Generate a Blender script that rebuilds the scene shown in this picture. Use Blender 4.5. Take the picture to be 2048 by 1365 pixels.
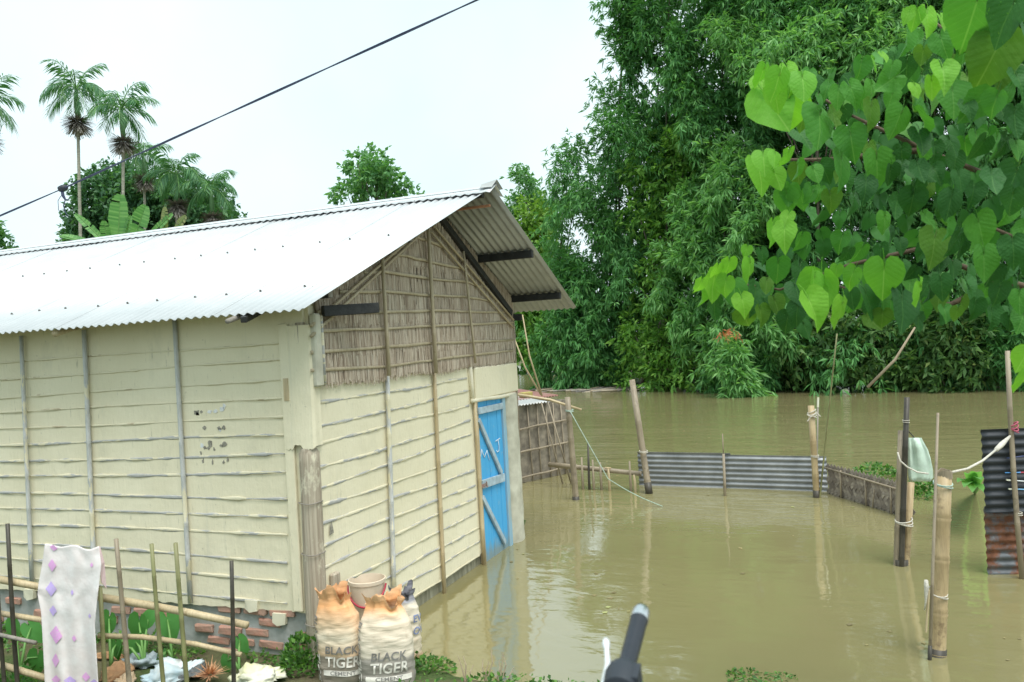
import bpy, bmesh, math, random
import numpy as np
from mathutils import Vector, Matrix, noise as mnoise
for o in list(bpy.data.objects): bpy.data.objects.remove(o)
sc = bpy.context.scene
COL = sc.collection

# ---------------------------------------------------------------- camera
C = np.array([-4.9657, -3.4940, 2.3255]); YAW, PIT, ROL = math.radians(20.967), math.radians(0.1315), math.radians(-3.22)
FPX = 1622.0; CX, CY = 1024.0, 682.5
_d = np.array([math.cos(YAW)*math.cos(PIT), math.sin(YAW)*math.cos(PIT), math.sin(PIT)])
_r = np.cross(_d, [0, 0, 1]); _r /= np.linalg.norm(_r); _u = np.cross(_r, _d)
_R = math.cos(ROL)*_r+math.sin(ROL)*_u; _U = -math.sin(ROL)*_r+math.cos(ROL)*_u
cd = bpy.data.cameras.new('camera'); cam = bpy.data.objects.new('camera', cd); COL.objects.link(cam)
M = Matrix.Identity(4)
for i in range(3):
    M[i][0] = _R[i]; M[i][1] = _U[i]; M[i][2] = -_d[i]; M[i][3] = C[i]
cam.matrix_world = M
cd.sensor_width = 36; cd.lens = FPX/2048*36; cd.clip_start = 0.05; cd.clip_end = 2000
cd.dof.use_dof = True; cd.dof.focus_distance = 13.0; cd.dof.aperture_fstop = 5.0
sc.camera = cam

# ---------------------------------------------------------------- sky, sun, exposure
SUN_EL, SUN_AZ = math.radians(65), math.radians(222)      # azimuth as compass bearing from +Y towards +X
w = bpy.data.worlds.new('World'); sc.world = w; w.use_nodes = True
nt = w.node_tree; nt.nodes.clear()
out = nt.nodes.new('ShaderNodeOutputWorld'); bg = nt.nodes.new('ShaderNodeBackground')
sky = nt.nodes.new('ShaderNodeTexSky'); sky.sky_type = 'NISHITA'; sky.sun_disc = False
sky.sun_elevation = SUN_EL; sky.sun_rotation = SUN_AZ; sky.dust_density = 3; sky.air_density = 1
sm = nt.nodes.new('ShaderNodeVectorMath'); sm.operation = 'SCALE'; sm.inputs['Scale'].default_value = 0.05
nt.links.new(sky.outputs[0], sm.inputs[0])
tc = nt.nodes.new('ShaderNodeTexCoord'); nz = nt.nodes.new('ShaderNodeTexNoise'); nz.inputs['Scale'].default_value = 1.6; nz.inputs['Detail'].default_value = 5
nt.links.new(tc.outputs['Generated'], nz.inputs['Vector'])
cr = nt.nodes.new('ShaderNodeValToRGB'); cr.color_ramp.elements[0].position = .3; cr.color_ramp.elements[1].position = .7
cr.color_ramp.elements[0].color = (.395, .525, .55, 1); cr.color_ramp.elements[1].color = (.54, .61, .625, 1)
nt.links.new(nz.outputs[0], cr.inputs[0])
mx = nt.nodes.new('ShaderNodeMix'); mx.data_type = 'RGBA'; mx.inputs['Factor'].default_value = .88
nt.links.new(sm.outputs[0], mx.inputs[6]); nt.links.new(cr.outputs[0], mx.inputs[7])
nt.links.new(mx.outputs[2], bg.inputs[0]); bg.inputs[1].default_value = 1.0
nt.links.new(bg.outputs[0], out.inputs[0])
sl = bpy.data.lights.new('sun', 'SUN'); sl.energy = 1.6; sl.angle = math.radians(35); sl.color = (1, .97, .92)
so = bpy.data.objects.new('sun', sl); COL.objects.link(so)
_sv = Vector((math.sin(SUN_AZ)*math.cos(SUN_EL), math.cos(SUN_AZ)*math.cos(SUN_EL), math.sin(SUN_EL)))
so.rotation_euler = _sv.to_track_quat('Z', 'Y').to_euler(); so.location = (0, 0, 30)
vs = sc.view_settings; vs.view_transform = 'Standard'; vs.look = 'None'; vs.gamma = 1; vs.use_curve_mapping = False; vs.exposure = 1.15
sc.render.engine = 'CYCLES'; sc.cycles.max_bounces = 8; sc.cycles.transparent_max_bounces = 12

# ---------------------------------------------------------------- helpers
rng = random.Random(7); NR = np.random.default_rng(7)
def ray(x, y): return _d+_R*(x-CX)/FPX-_U*(y-CY)/FPX
def at(x, y, D): return C+ray(x, y)*D                      # a point of the place, D metres in front of the lens
def pl(x, y, ax, v):                                        # ... or on an axis plane of the place
    k = ray(x, y); return C+k*(v-C[ax])/k[ax]
def gb(x, y, off=0.0): return pl(x, y, 1, off)             # on the gable wall
def wl(x, y, off=0.0): return pl(x, y, 0, off)             # on the long wall
def V(p): return Vector((float(p[0]), float(p[1]), float(p[2])))

def tag(o, label=None, cat=None, group=None, kind=None):
    if label: o['label'] = label
    if cat: o['category'] = cat
    if group: o['group'] = group
    if kind: o['kind'] = kind
    return o
def thing(name, label, cat, loc=(0, 0, 0), group=None):
    o = bpy.data.objects.new(name, None); COL.objects.link(o); o.location = [float(c) for c in loc]
    o.empty_display_size = .1
    return tag(o, label, cat, group)
def world_loc(o):
    p = Vector((0, 0, 0))
    while o is not None: p = p+o.location; o = o.parent
    return p
def link(o, parent=None):
    COL.objects.link(o)
    if parent is not None: o.parent = parent
    return o

class MB:
    """collects shapes in world coordinates, builds one mesh object"""
    def __init__(s): s.v = []; s.f = []; s.uv = {}
    def add(s, vs, fs):
        n = len(s.v); s.v += [tuple(float(c) for c in p) for p in vs]; s.f += [tuple(i+n for i in f) for f in fs]; return n
    def box(s, a, b):
        (x0, y0, z0), (x1, y1, z1) = a, b
        s.add([(x0,y0,z0),(x1,y0,z0),(x1,y1,z0),(x0,y1,z0),(x0,y0,z1),(x1,y0,z1),(x1,y1,z1),(x0,y1,z1)],
              [(3,2,1,0),(4,5,6,7),(0,1,5,4),(1,2,6,5),(2,3,7,6),(3,0,4,7)])
    def obox(s, p0, p1, wv, tv):      # beam from p0 to p1 with half-width vector wv and half-thickness vector tv
        p0, p1, wv, tv = [np.asarray(q, float) for q in (p0, p1, wv, tv)]
        s.add([p0-wv-tv, p0+wv-tv, p0+wv+tv, p0-wv+tv, p1-wv-tv, p1+wv-tv, p1+wv+tv, p1-wv+tv],
              [(0,1,2,3),(7,6,5,4),(0,4,5,1),(1,5,6,2),(2,6,7,3),(3,7,4,0)])
    def tube(s, path, rad, n=8, flat=None, cap=True):
        path = [np.asarray(p, float) for p in path]; m = len(path)
        if not hasattr(rad, '__len__'): rad = [rad]*m
        prev = None; vs = []
        for i, p in enumerate(path):
            t = path[min(i+1, m-1)]-path[max(i-1, 0)]; t = t/(np.linalg.norm(t)+1e-9)
            if prev is None:
                a = np.array([0, 0, 1.]) if abs(t[2]) < .9 else np.array([1., 0, 0]); e = np.cross(t, a)
            else: e = prev-t*(prev@t)
            e = e/(np.linalg.norm(e)+1e-9); g = np.cross(t, e); prev = e
            for k in range(n):
                th = 2*math.pi*k/n; q = e*math.cos(th)*rad[i]+g*math.sin(th)*rad[i]
                if flat is not None: q = q-np.asarray(flat[0])*(q@np.asarray(flat[0]))*(1-flat[1])
                vs.append(p+q)
        fs = [(i*n+k, i*n+(k+1) % n, (i+1)*n+(k+1) % n, (i+1)*n+k) for i in range(m-1) for k in range(n)]
        if cap: fs += [tuple(range(n-1, -1, -1)), tuple((m-1)*n+k for k in range(n))]
        s.add(vs, fs)
    def build(s, name, mat, parent=None, smooth=False, bevel=0.0, kind=None):
        me = bpy.data.meshes.new(name); off = world_loc(parent) if parent is not None else Vector((0, 0, 0))
        me.from_pydata([(x-off.x, y-off.y, z-off.z) for x, y, z in s.v], [], s.f); me.update()
        bm = bmesh.new(); bm.from_mesh(me); bmesh.ops.recalc_face_normals(bm, faces=bm.faces)
        if bevel: bmesh.ops.bevel(bm, geom=list(bm.edges), offset=bevel, segments=1, affect='EDGES')
        bm.to_mesh(me); bm.free()
        if smooth:
            me.polygons.foreach_set('use_smooth', [True]*len(me.polygons))
        me.materials.append(mat); o = link(bpy.data.objects.new(name, me), parent)
        if smooth == 'auto' : 
            me.set_sharp_from_angle(angle=math.radians(45))
        if kind: o['kind'] = kind
        return o

def np_mesh(name, verts, faces, mat, parent=None, smooth=False, kind=None, base=None, uv=None):
    """verts (N,3), faces (M,k) numpy, world coords"""
    off = np.array(world_loc(parent)) if parent is not None else np.zeros(3)
    verts = np.asarray(verts, np.float32)-off.astype(np.float32); faces = np.asarray(faces, np.int32); k = faces.shape[1]
    me = bpy.data.meshes.new(name); me.vertices.add(len(verts)); me.vertices.foreach_set('co', verts.ravel())
    me.loops.add(faces.size); me.loops.foreach_set('vertex_index', faces.ravel())
    me.polygons.add(len(faces)); me.polygons.foreach_set('loop_start', np.arange(0, faces.size, k, dtype=np.int32))
    me.update(calc_edges=True); me.validate()
    if smooth: me.polygons.foreach_set('use_smooth', [True]*len(me.polygons))
    me.materials.append(mat); o = link(bpy.data.objects.new(name, me), parent)
    if kind: o['kind'] = kind
    return o

def bamboo(mb, p0, p1, r0, r1=None, seg=.28, bend=0.0, n=10, bdir=None, jit=.0, wob=0.0):
    """a pole with nodes: short swollen rings between straight internodes"""
    p0, p1 = np.asarray(p0, float), np.asarray(p1, float); r1 = r0 if r1 is None else r1
    L = np.linalg.norm(p1-p0); k = max(1, int(round(L/seg))); ts = [0.0]; rs = [r0]
    bd = np.asarray(bdir if bdir is not None else (0, 0, 1), float)
    for i in range(1, k):
        t = (i+rng.uniform(-.12, .12))/k; e = .5*r0/L
        for dt, f in ((-1.2, 1.0), (-.5, 1.10), (0, 1.0), (.35, 1.09), (1.2, .985)):
            ts.append(t+dt*e); rs.append(f)
    ts.append(1.0); rs[0] = 1.0; rs.append(1.0)
    ph = rng.uniform(0, 6)
    path = [p0+(p1-p0)*t+bd*bend*4*t*(1-t)+bd*wob*math.sin(t*9+ph) for t in ts]; rad = [(r0+(r1-r0)*t)*f for t, f in zip(ts, rs)]
    mb.tube(path, rad, n)

def wavy(p0, p1, n, amp, seed):
    p0, p1 = np.asarray(p0, float), np.asarray(p1, float); r = random.Random(seed); a, b = r.uniform(0, 6), r.uniform(0, 6)
    return [p0+(p1-p0)*i/n+np.array([0, 0, amp*(math.sin(i/n*5+a)+.6*math.sin(i/n*13+b))]) for i in range(n+1)]

# ---------------------------------------------------------------- materials
MATS = {}
class NT:
    def __init__(s, name):
        s.m = bpy.data.materials.new(name); s.m.use_nodes = True; s.t = s.m.node_tree
        s.b = s.t.nodes['Principled BSDF']; s.out = s.t.nodes['Material Output']; s.l = s.t.links.new; MATS[name] = s.m
    def n(s, k, **kw):
        o = s.t.nodes.new(k)
        for a, v in kw.items():
            if hasattr(o, a): setattr(o, a, v)
        return o
    def coord(s, kind='Object', scale=(1, 1, 1), rot=(0, 0, 0)):
        c = s.n('ShaderNodeTexCoord'); mp = s.n('ShaderNodeMapping'); mp.inputs['Scale'].default_value = scale; mp.inputs['Rotation'].default_value = rot
        s.l(c.outputs[kind], mp.inputs[0]); return mp.outputs[0]
    def noise(s, vec, scale=5, detail=4, rough=.55, dist=0):
        o = s.n('ShaderNodeTexNoise'); o.inputs['Scale'].default_value = scale; o.inputs['Detail'].default_value = detail; o.inputs['Roughness'].default_value = rough
        o.inputs['Distortion'].default_value = dist
        if vec is not None: s.l(vec, o.inputs['Vector'])
        return o.outputs[0]
    def ramp(s, fac, stops):
        o = s.n('ShaderNodeValToRGB'); e = o.color_ramp.elements
        while len(e) > 1: e.remove(e[-1])
        e[0].position = stops[0][0]; e[0].color = (*stops[0][1], 1)
        for p, c in stops[1:]: x = e.new(p); x.color = (*c, 1)
        s.l(fac, o.inputs[0]); return o.outputs[0]
    def vramp(s, fac, stops): return s.ramp(fac, [(p, (v, v, v)) for p, v in stops])
    def mix(s, fac, a, b, blend='MIX'):
        o = s.n('ShaderNodeMix'); o.data_type = 'RGBA'; o.blend_type = blend
        for sock, v in ((o.inputs['Factor'], fac), (o.inputs[6], a), (o.inputs[7], b)):
            if isinstance(v, (int, float)): sock.default_value = v
            elif isinstance(v, tuple): sock.default_value = (*v, 1)
            else: s.l(v, sock)
        return o.outputs[2]
    def math(s, op, a, b=0.0):
        o = s.n('ShaderNodeMath'); o.operation = op
        for sock, v in ((o.inputs[0], a), (o.inputs[1], b)):
            if isinstance(v, (int, float)): sock.default_value = v
            else: s.l(v, sock)
        return o.outputs[0]
    def bump(s, h, strength=.3, dist=.01):
        o = s.n('ShaderNodeBump'); o.inputs['Strength'].default_value = strength; o.inputs['Distance'].default_value = dist
        s.l(h, o.inputs['Height']); s.l(o.outputs[0], s.b.inputs['Normal']); return o
    def col(s, c):
        if isinstance(c, tuple): s.b.inputs['Base Color'].default_value = (*c, 1)
        else: s.l(c, s.b.inputs['Base Color'])
    def set(s, rough=.7, metal=0.0, spec=.4):
        s.b.inputs['Roughness'].default_value = rough; s.b.inputs['Metallic'].default_value = metal; s.b.inputs['Specular IOR Level'].default_value = spec

def simple(name, c, rough=.7, metal=0, var=.25, scale=8, bump=.0, stretch=(1, 1, 1), c2=None, spec=.4, bscale=None, obj_var=0.0):
    s = NT(name); v = s.coord(scale=stretch); nf = s.noise(v, scale, 5)
    c2 = c2 or tuple(x*(1-var) for x in c); c1 = tuple(min(1, x*(1+var*.5)) for x in c)
    k = s.ramp(nf, [(.3, c2), (.7, c1)])
    if obj_var:
        oi = s.n('ShaderNodeObjectInfo'); k = s.mix(s.math('MULTIPLY', oi.outputs['Random'], obj_var), k, c2)
    s.col(k); s.set(rough, metal, spec)
    if bump: s.bump(s.noise(v, bscale or scale*3, 5), bump, .01)
    return s.m

def m_plaster():
    s = NT('cream_plaster'); v = s.coord(); vs_ = s.coord(scale=(14, 14, 2.0)); 
    base = s.ramp(s.noise(v, 1.3, 6), [(.3, (.735, .67, .485)), (.7, (.815, .75, .565))])
    crack = s.vramp(s.noise(vs_, 2.2, 6, .7), [(.62, 0), (.72, .75)])
    c = s.mix(crack, base, (.36, .34, .25)); sp = s.vramp(s.noise(v, 26, 3), [(.70, 0), (.76, .5)])
    c = s.mix(sp, c, (.40, .37, .27)); st = s.vramp(s.noise(s.coord(scale=(1, 1, .55)), 3.2, 7, .68), [(.56, 0), (.70, .26)]); c = s.mix(st, c, (.50, .47, .36))
    dr_ = s.vramp(s.noise(s.coord(scale=(9, 9, .35)), 1.3, 5, .6), [(.62, 0), (.77, .25)]); c = s.mix(dr_, c, (.48, .47, .39))
    s.col(c); s.set(.85, 0, .25)
    h = s.mix(.5, s.noise(vs_, 1.5, 6, .65), s.noise(v, 9, 6, .6)); s.bump(h, .55, .02); return s.m
def m_painted_batten(name, cream_lim, grey=(.50, .50, .49), sc_=(3.2, 3.2, 22)):
    s = NT(name); oi = s.n('ShaderNodeObjectInfo'); tcx = s.n('ShaderNodeTexCoord'); mp = s.n('ShaderNodeMapping')
    mp.inputs['Scale'].default_value = sc_
    s.l(tcx.outputs['Object'], mp.inputs[0]); cmb = s.n('ShaderNodeVectorMath'); cmb.operation = 'ADD'; s.l(mp.outputs[0], cmb.inputs[0])
    x = s.n('ShaderNodeCombineXYZ'); s.l(s.math('MULTIPLY', oi.outputs['Random'], 37), x.inputs[0]); s.l(x.outputs[0], cmb.inputs[1])
    nf = s.noise(cmb.outputs[0], 1.2, 6, .6); msk = s.vramp(nf, [(cream_lim-.02, 0), (cream_lim+.02, 1)])
    g = s.ramp(s.noise(cmb.outputs[0], 7, 4), [(.3, tuple(c*.78 for c in grey)), (.7, grey)])
    s.col(s.mix(msk, (.735, .675, .495), g)); s.set(.75, 0, .3); s.bump(s.noise(cmb.outputs[0], 5, 4), .35, .01); return s.m
def m_wood(name, c1, c2, rough=.75, zs=.6, xs=14, bump=.5, c3=None, lim=.62, wet=None):
    s = NT(name); v = s.coord(scale=(xs, xs, zs)); k = s.ramp(s.noise(v, 2.0, 7, .62, .3), [(.28, c2), (.68, c1)])
    if c3: k = s.mix(s.vramp(s.noise(s.coord(scale=(1, 1, .5)), 5, 6, .7), [(lim, 0), (lim+.08, .9)]), k, c3)
    s.col(k); s.set(rough, 0, .35); s.bump(s.noise(v, 3.5, 6, .6), bump, .01); return s.m
def m_bamboo(name, c1, c2, stain, rough=.5, lim=.56):
    s = NT(name); oi = s.n('ShaderNodeObjectInfo'); v = s.coord(scale=(1, 1, 1)); 
    add = s.n('ShaderNodeVectorMath'); add.operation = 'ADD'; s.l(v, add.inputs[0]); cx_ = s.n('ShaderNodeCombineXYZ'); s.l(s.math('MULTIPLY', oi.outputs['Random'], 23), cx_.inputs[0]); s.l(cx_.outputs[0], add.inputs[1])
    k = s.ramp(s.noise(add.outputs[0], 3.5, 5, .6), [(.3, c2), (.7, c1)])
    k = s.mix(s.vramp(s.noise(add.outputs[0], 9, 6, .7), [(lim, 0), (lim+.1, .75)]), k, stain)
    fine = s.noise(s.coord(scale=(60, 60, 4)), 2, 3); k = s.mix(s.math('MULTIPLY', s.vramp(s.noise(s.coord(scale=(38, 38, 1.6)), 1.5, 5, .65), [(.42, 0), (.70, 1)]), .5), k, stain); k = s.mix(s.math('MULTIPLY', fine, .3), k, stain)
    s.col(k); s.set(rough, 0, .45); s.bump(fine, .25, .004); return s.m
def m_thatch():
    s = NT('thatch_grass'); g = s.n('ShaderNodeNewGeometry')
    k = s.ramp(g.outputs['Random Per Island'], [(0, (.21, .15, .105)), (.3, (.39, .305, .225)), (.65, (.52, .43, .33)), (1, (.66, .585, .47))])
    big = s.noise(s.coord(), 1.8, 3); k = s.mix(s.math('MULTIPLY', big, .45), k, (.42, .345, .28)); s.col(k); s.set(.85, 0, .2); return s.m
def m_leaf(name, cols, trans=.25, rough=.45, spec=.4, patch=None):
    s = NT(name); g = s.n('ShaderNodeNewGeometry'); k = s.ramp(g.outputs['Random Per Island'], cols)
    if patch: k = s.mix(s.vramp(s.noise(s.coord(), patch[1], 2), [(.45, 0), (.65, .7)]), k, patch[0])
    s.col(k); s.set(rough, 0, spec)
    tr = s.n('ShaderNodeBsdfTranslucent'); s.l(s.mix(1.0, k, (1.5, 1.7, .7), 'MULTIPLY'), tr.inputs[0])
    ms = s.n('ShaderNodeMixShader'); ms.inputs[0].default_value = trans; s.l(s.b.outputs[0], ms.inputs[1]); s.l(tr.outputs[0], ms.inputs[2]); s.l(ms.outputs[0], s.out.inputs[0]); return s.m
def m_heart(name, c1, c2, vein, trans, holes=.0):
    s = NT(name); oi = s.n('ShaderNodeObjectInfo'); uv = s.n('ShaderNodeTexCoord'); sx = s.n('ShaderNodeSeparateXYZ'); s.l(uv.outputs['Object'], sx.inputs[0])
    ax = s.math('ABSOLUTE', sx.outputs[0]); y = sx.outputs[1]
    fr = s.math('FRACT', s.math('MULTIPLY', s.math('SUBTRACT', y, s.math('MULTIPLY', ax, .75)), 6.5))
    dv = s.math('ABSOLUTE', s.math('SUBTRACT', fr, .5)); lat = s.vramp(dv, [(.0, 1), (.09, 0)]); mid = s.vramp(ax, [(.0, 1), (.022, 0)])
    vn = s.math('MAXIMUM', s.math('MULTIPLY', lat, .22), mid)
    k = s.mix(oi.outputs['Random'], c1, c2); k = s.mix(s.math('MULTIPLY', s.noise(uv.outputs['Object'], 3, 4), .45), k, tuple(c*.6 for c in c2))
    k = s.mix(s.math('MULTIPLY', vn, .55), k, vein); s.col(k); s.set(.55, 0, .22)
    s.bump(s.math('ADD', s.math('MULTIPLY', dv, .35), s.noise(uv.outputs['Object'], 7, 3)), .35, .012)
    tr = s.n('ShaderNodeBsdfTranslucent'); s.l(s.mix(1.0, k, (1.5, 1.6, .6), 'MULTIPLY'), tr.inputs[0])
    ms = s.n('ShaderNodeMixShader'); ms.inputs[0].default_value = trans; s.l(s.b.outputs[0], ms.inputs[1]); s.l(tr.outputs[0], ms.inputs[2])
    last = ms.outputs[0]
    if holes:
        tp = s.n('ShaderNodeBsdfTransparent'); cb = s.n('ShaderNodeCombineXYZ'); s.l(s.math('MULTIPLY', oi.outputs['Random'], 91), cb.inputs[2])
        ad = s.n('ShaderNodeVectorMath'); ad.operation = 'ADD'; s.l(uv.outputs['Object'], ad.inputs[0]); s.l(cb.outputs[0], ad.inputs[1])
        hm = s.vramp(s.noise(ad.outputs[0], 17, 2), [(holes, 0), (holes+.01, 1)]); m2 = s.n('ShaderNodeMixShader'); s.l(hm, m2.inputs[0]); s.l(last, m2.inputs[1]); s.l(tp.outputs[0], m2.inputs[2]); last = m2.outputs[0]
    s.l(last, s.out.inputs[0]); return s.m
def m_metal(name, c1, c2, rough=.4, metal=.6, rust=None, rust_lim=.62, rscale=3, stretch=(1, 1, 1)):
    s = NT(name); v = s.coord(scale=stretch); k = s.ramp(s.noise(v, 4, 6, .6), [(.3, c2), (.7, c1)]); me = metal
    s.set(rough, metal, .5)
    if rust:
        rm = s.vramp(s.noise(v, rscale, 7, .65), [(rust_lim, 0), (rust_lim+.07, 1)]); k = s.mix(rm, k, s.ramp(s.noise(v, 20, 4), [(.3, tuple(c*.5 for c in rust)), (.7, rust)]))
        s.l(s.math('MULTIPLY', s.math('SUBTRACT', 1.0, rm), metal), s.b.inputs['Metallic']); s.l(s.math('ADD', s.math('MULTIPLY', rm, .4), rough), s.b.inputs['Roughness'])
    s.col(k); s.bump(s.noise(v, 30, 4), .08, .005); return s.m
def m_water():
    s = NT('muddy_water'); v = s.coord(); sx = s.n('ShaderNodeSeparateXYZ'); s.l(v, sx.inputs[0])
    river = s.vramp(s.math('MULTIPLY', sx.outputs[0], .04), [(.24, 0), (.40, 1)])
    k = s.ramp(s.noise(s.coord(scale=(.25, .12, 1)), 1, 5), [(.3, (.220, .196, .090)), (.7, (.252, .226, .108))])
    s.col(k); s.set(.04, 0, .5); s.b.inputs['IOR'].default_value = 2.0
    h1 = s.noise(s.coord(scale=(5.5, 2.4, 1), rot=(0, 0, .35)), 1.0, 3, .5, .4)      # near wavelets
    h2 = s.noise(s.coord(scale=(1.0, .38, 1), rot=(0, 0, .35)), 1.0, 4, .55, .8)       # slow swells
    pm = s.vramp(s.noise(s.coord(), .55, 2), [(.45, .10), (.62, 1)])
    hh = s.math('ADD', s.math('MULTIPLY', s.math('MULTIPLY', h1, pm), .008), s.math('MULTIPLY', h2, .011))
    h3 = s.noise(s.coord(scale=(1.4, .5, 1), rot=(0, 0, .35)), 1.0, 5, .65, 1.5)
    hr = s.math('ADD', hh, s.math('MULTIPLY', s.math('MULTIPLY', h3, river), .035))
    bp = s.n('ShaderNodeBump'); bp.inputs['Strength'].default_value = 1.0; bp.inputs['Distance'].default_value = 1.0; s.l(hr, bp.inputs['Height']); s.l(bp.outputs[0], s.b.inputs['Normal'])
    return s.m
def m_ground():
    s = NT('muddy_ground'); v = s.coord(); k = s.ramp(s.noise(v, 2.2, 7, .65), [(.3, (.10, .085, .05)), (.5, (.16, .13, .08)), (.7, (.23, .19, .12))])
    gm = s.vramp(s.noise(v, 1.1, 5, .6), [(.42, 0), (.55, .85)]); k = s.mix(gm, k, s.ramp(s.noise(v, 30, 3), [(.3, (.035, .075, .02)), (.7, (.08, .14, .035))]))
    s.col(k); s.set(.9, 0, .2); s.bump(s.noise(v, 14, 7, .7), .9, .04); return s.m
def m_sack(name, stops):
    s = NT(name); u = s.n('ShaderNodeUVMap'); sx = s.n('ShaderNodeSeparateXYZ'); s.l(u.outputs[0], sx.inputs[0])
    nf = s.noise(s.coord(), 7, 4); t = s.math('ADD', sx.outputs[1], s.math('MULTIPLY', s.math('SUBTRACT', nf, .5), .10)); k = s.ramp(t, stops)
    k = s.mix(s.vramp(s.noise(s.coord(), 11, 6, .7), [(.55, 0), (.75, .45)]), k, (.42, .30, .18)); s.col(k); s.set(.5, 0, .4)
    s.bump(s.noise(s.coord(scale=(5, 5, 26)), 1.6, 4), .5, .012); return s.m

PLASTER = m_plaster()
BAT_GREY = m_painted_batten('worn_painted_batten', .50, (.50, .495, .475)); BAT_CREAM = m_painted_batten('cream_painted_batten', .62, (.55, .45, .30))
POLE_GREY = m_painted_batten('grey_bamboo_pole', .45, (.58, .585, .57), (9, 9, 2.6))
THATCH = m_thatch()
BAMB_TAN = m_bamboo('tan_bamboo', (.60, .47, .27), (.46, .34, .18), (.20, .14, .08))
BAMB_PALE = m_bamboo('pale_bamboo', (.64, .53, .34), (.52, .41, .24), (.28, .20, .11), lim=.62)
BAMB_GREY = m_bamboo('grey_weathered_bamboo', (.40, .33, .23), (.29, .235, .165), (.14, .11, .08))
BAMB_GREEN = m_bamboo('olive_green_bamboo', (.30, .30, .13), (.21, .22, .09), (.12, .10, .06), lim=.6)
BAMB_DARK = m_bamboo('dark_wet_bamboo', (.10, .085, .06), (.045, .04, .032), (.015, .014, .012))
BAMB_TIE = m_bamboo('split_bamboo_batten', (.58, .50, .35), (.46, .38, .25), (.20, .15, .09), lim=.62)
WOOD_POST = m_wood('weathered_post_wood', (.56, .49, .38), (.26, .205, .15), c3=(.70, .65, .49), lim=.53, xs=20, bump=.9)
WOOD_DARK = m_wood('dark_timber', (.035, .036, .035), (.012, .013, .014), rough=.6, xs=6, zs=6)
WOOD_GREY = m_wood('grey_wood', (.33, .30, .26), (.20, .18, .155))
TWIG = m_wood('dry_twig', (.42, .34, .24), (.27, .21, .14))
ROOF = m_metal('white_galvanised_roof', (.62, .64, .65), (.54, .565, .575), .45, .15)
ROOF_IN = m_metal('galvanised_roof', (.46, .465, .45), (.38, .385, .37), .5, .2)
STEEL_FENCE = m_metal('grey_galvanised_sheet', (.36, .37, .38), (.22, .23, .24), .5, .35, (.16, .08, .045), .66, 2.2)
STEEL_DARK = m_metal('blackened_sheet', (.050, .058, .068), (.025, .029, .035), .6, .2, (.10, .07, .05), .74, 2)
STEEL_RUST = m_metal('rusty_sheet', (.19, .205, .22), (.11, .12, .13), .55, .25, (.26, .11, .06), .45, 2.2)
RUST_ROOF = m_metal('red_rust_roof', (.30, .15, .12), (.20, .10, .085), .8, 0, (.34, .26, .22), .6, 4)
SCREW = simple('screw_grey', (.14, .13, .12), .5, .5)
DOOR = None
def m_door():
    s = NT('blue_door_paint'); v = s.coord(scale=(10, 10, .8)); k = s.ramp(s.noise(v, 2, 5), [(.3, (.06, .36, .68)), (.7, (.085, .42, .76))])
    k = s.mix(s.vramp(s.noise(s.coord(), 8, 6, .7), [(.58, 0), (.68, .55)]), k, (.28, .45, .56))
    zs_ = s.n('ShaderNodeSeparateXYZ'); s.l(s.coord(), zs_.inputs[0]); td = s.vramp(s.math('ADD', zs_.outputs[2], s.math('MULTIPLY', s.noise(s.coord(scale=(9, 9, 2)), 2, 5), .30)), [(.20, .75), (.36, 0)]); k = s.mix(td, k, (.26, .27, .20)); s.col(k); s.set(.55, 0, .35); s.bump(s.noise(v, 4, 4), .3, .006); return s.m
DOOR = m_door()
BRACE = simple('grey_blue_brace', (.40, .50, .56), .7, 0, .3, 14, .2)
JAMB = simple('pale_blue_jamb', (.16, .40, .60), .65, 0, .35, 9, .2, (1, 1, .3), c2=(.34, .42, .42))
CEMENT = simple('grey_cement', (.40, .41, .40), .9, 0, .35, 5, .6, c2=(.26, .265, .235))
BASE_CON = simple('stained_concrete_base', (.30, .285, .21), .85, 0, .45, 6, .4, (3, 3, .7), c2=(.16, .15, .10))
BRICK = simple('red_brick', (.50, .23, .17), .9, 0, .35, 12, .5, obj_var=.8, c2=(.38, .25, .19))
BRICK_O = simple('orange_brick', (.52, .25, .15), .85, 0, .3, 10, .4)
MOSSB = simple('mossy_brick', (.30, .33, .08), .9, 0, .4, 12, .5, c2=(.40, .22, .12))
MUD = simple('mud_wall', (.25, .215, .165), .95, 0, .5, 7, .6, c2=(.11, .095, .075))
CHALK = simple('white_chalk', (.75, .82, .86), .9, 0, .15, 30)
WHITE_POST = simple('whitewashed_post', (.56, .54, .44), .9, 0, .3, 5, .9, c2=(.40, .38, .30), bscale=12)
CREAMPAPER = simple('cream_sheet_wrap', (.75, .70, .54), .85, 0, .14, 4, .35)
PEEL_W = simple('peeled_white', (.72, .72, .72), .8, 0, .2, 40); PEEL_G = simple('peeled_grey', (.30, .28, .23), .9, 0, .5, 60)
WATER = m_water(); GROUND = m_ground()
ROADM = simple('road_earth', (.24, .20, .15), .95, 0, .35, 5, .6)
LEAF_BAMB = m_leaf('bamboo_leaf', [(0, (.065, .185, .060)), (.4, (.095, .265, .080)), (.8, (.13, .33, .10)), (1, (.21, .42, .14))], .24, .55, .25)
LEAF_BAMBL = m_leaf('light_bamboo_leaf', [(0, (.11, .27, .09)), (.5, (.17, .37, .125)), (1, (.27, .48, .19))], .36, .55, .22)
LEAF_BROAD = m_leaf('broad_leaf', [(0, (.065, .175, .030)), (.5, (.115, .27, .045)), (1, (.21, .38, .07))], .26, .55, .22)
LEAF_SHRUB = m_leaf('shrub_leaf', [(0, (.050, .115, .035)), (.5, (.085, .185, .050)), (.9, (.14, .255, .07)), (1, (.25, .31, .10))], .28, .5, .35)
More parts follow.
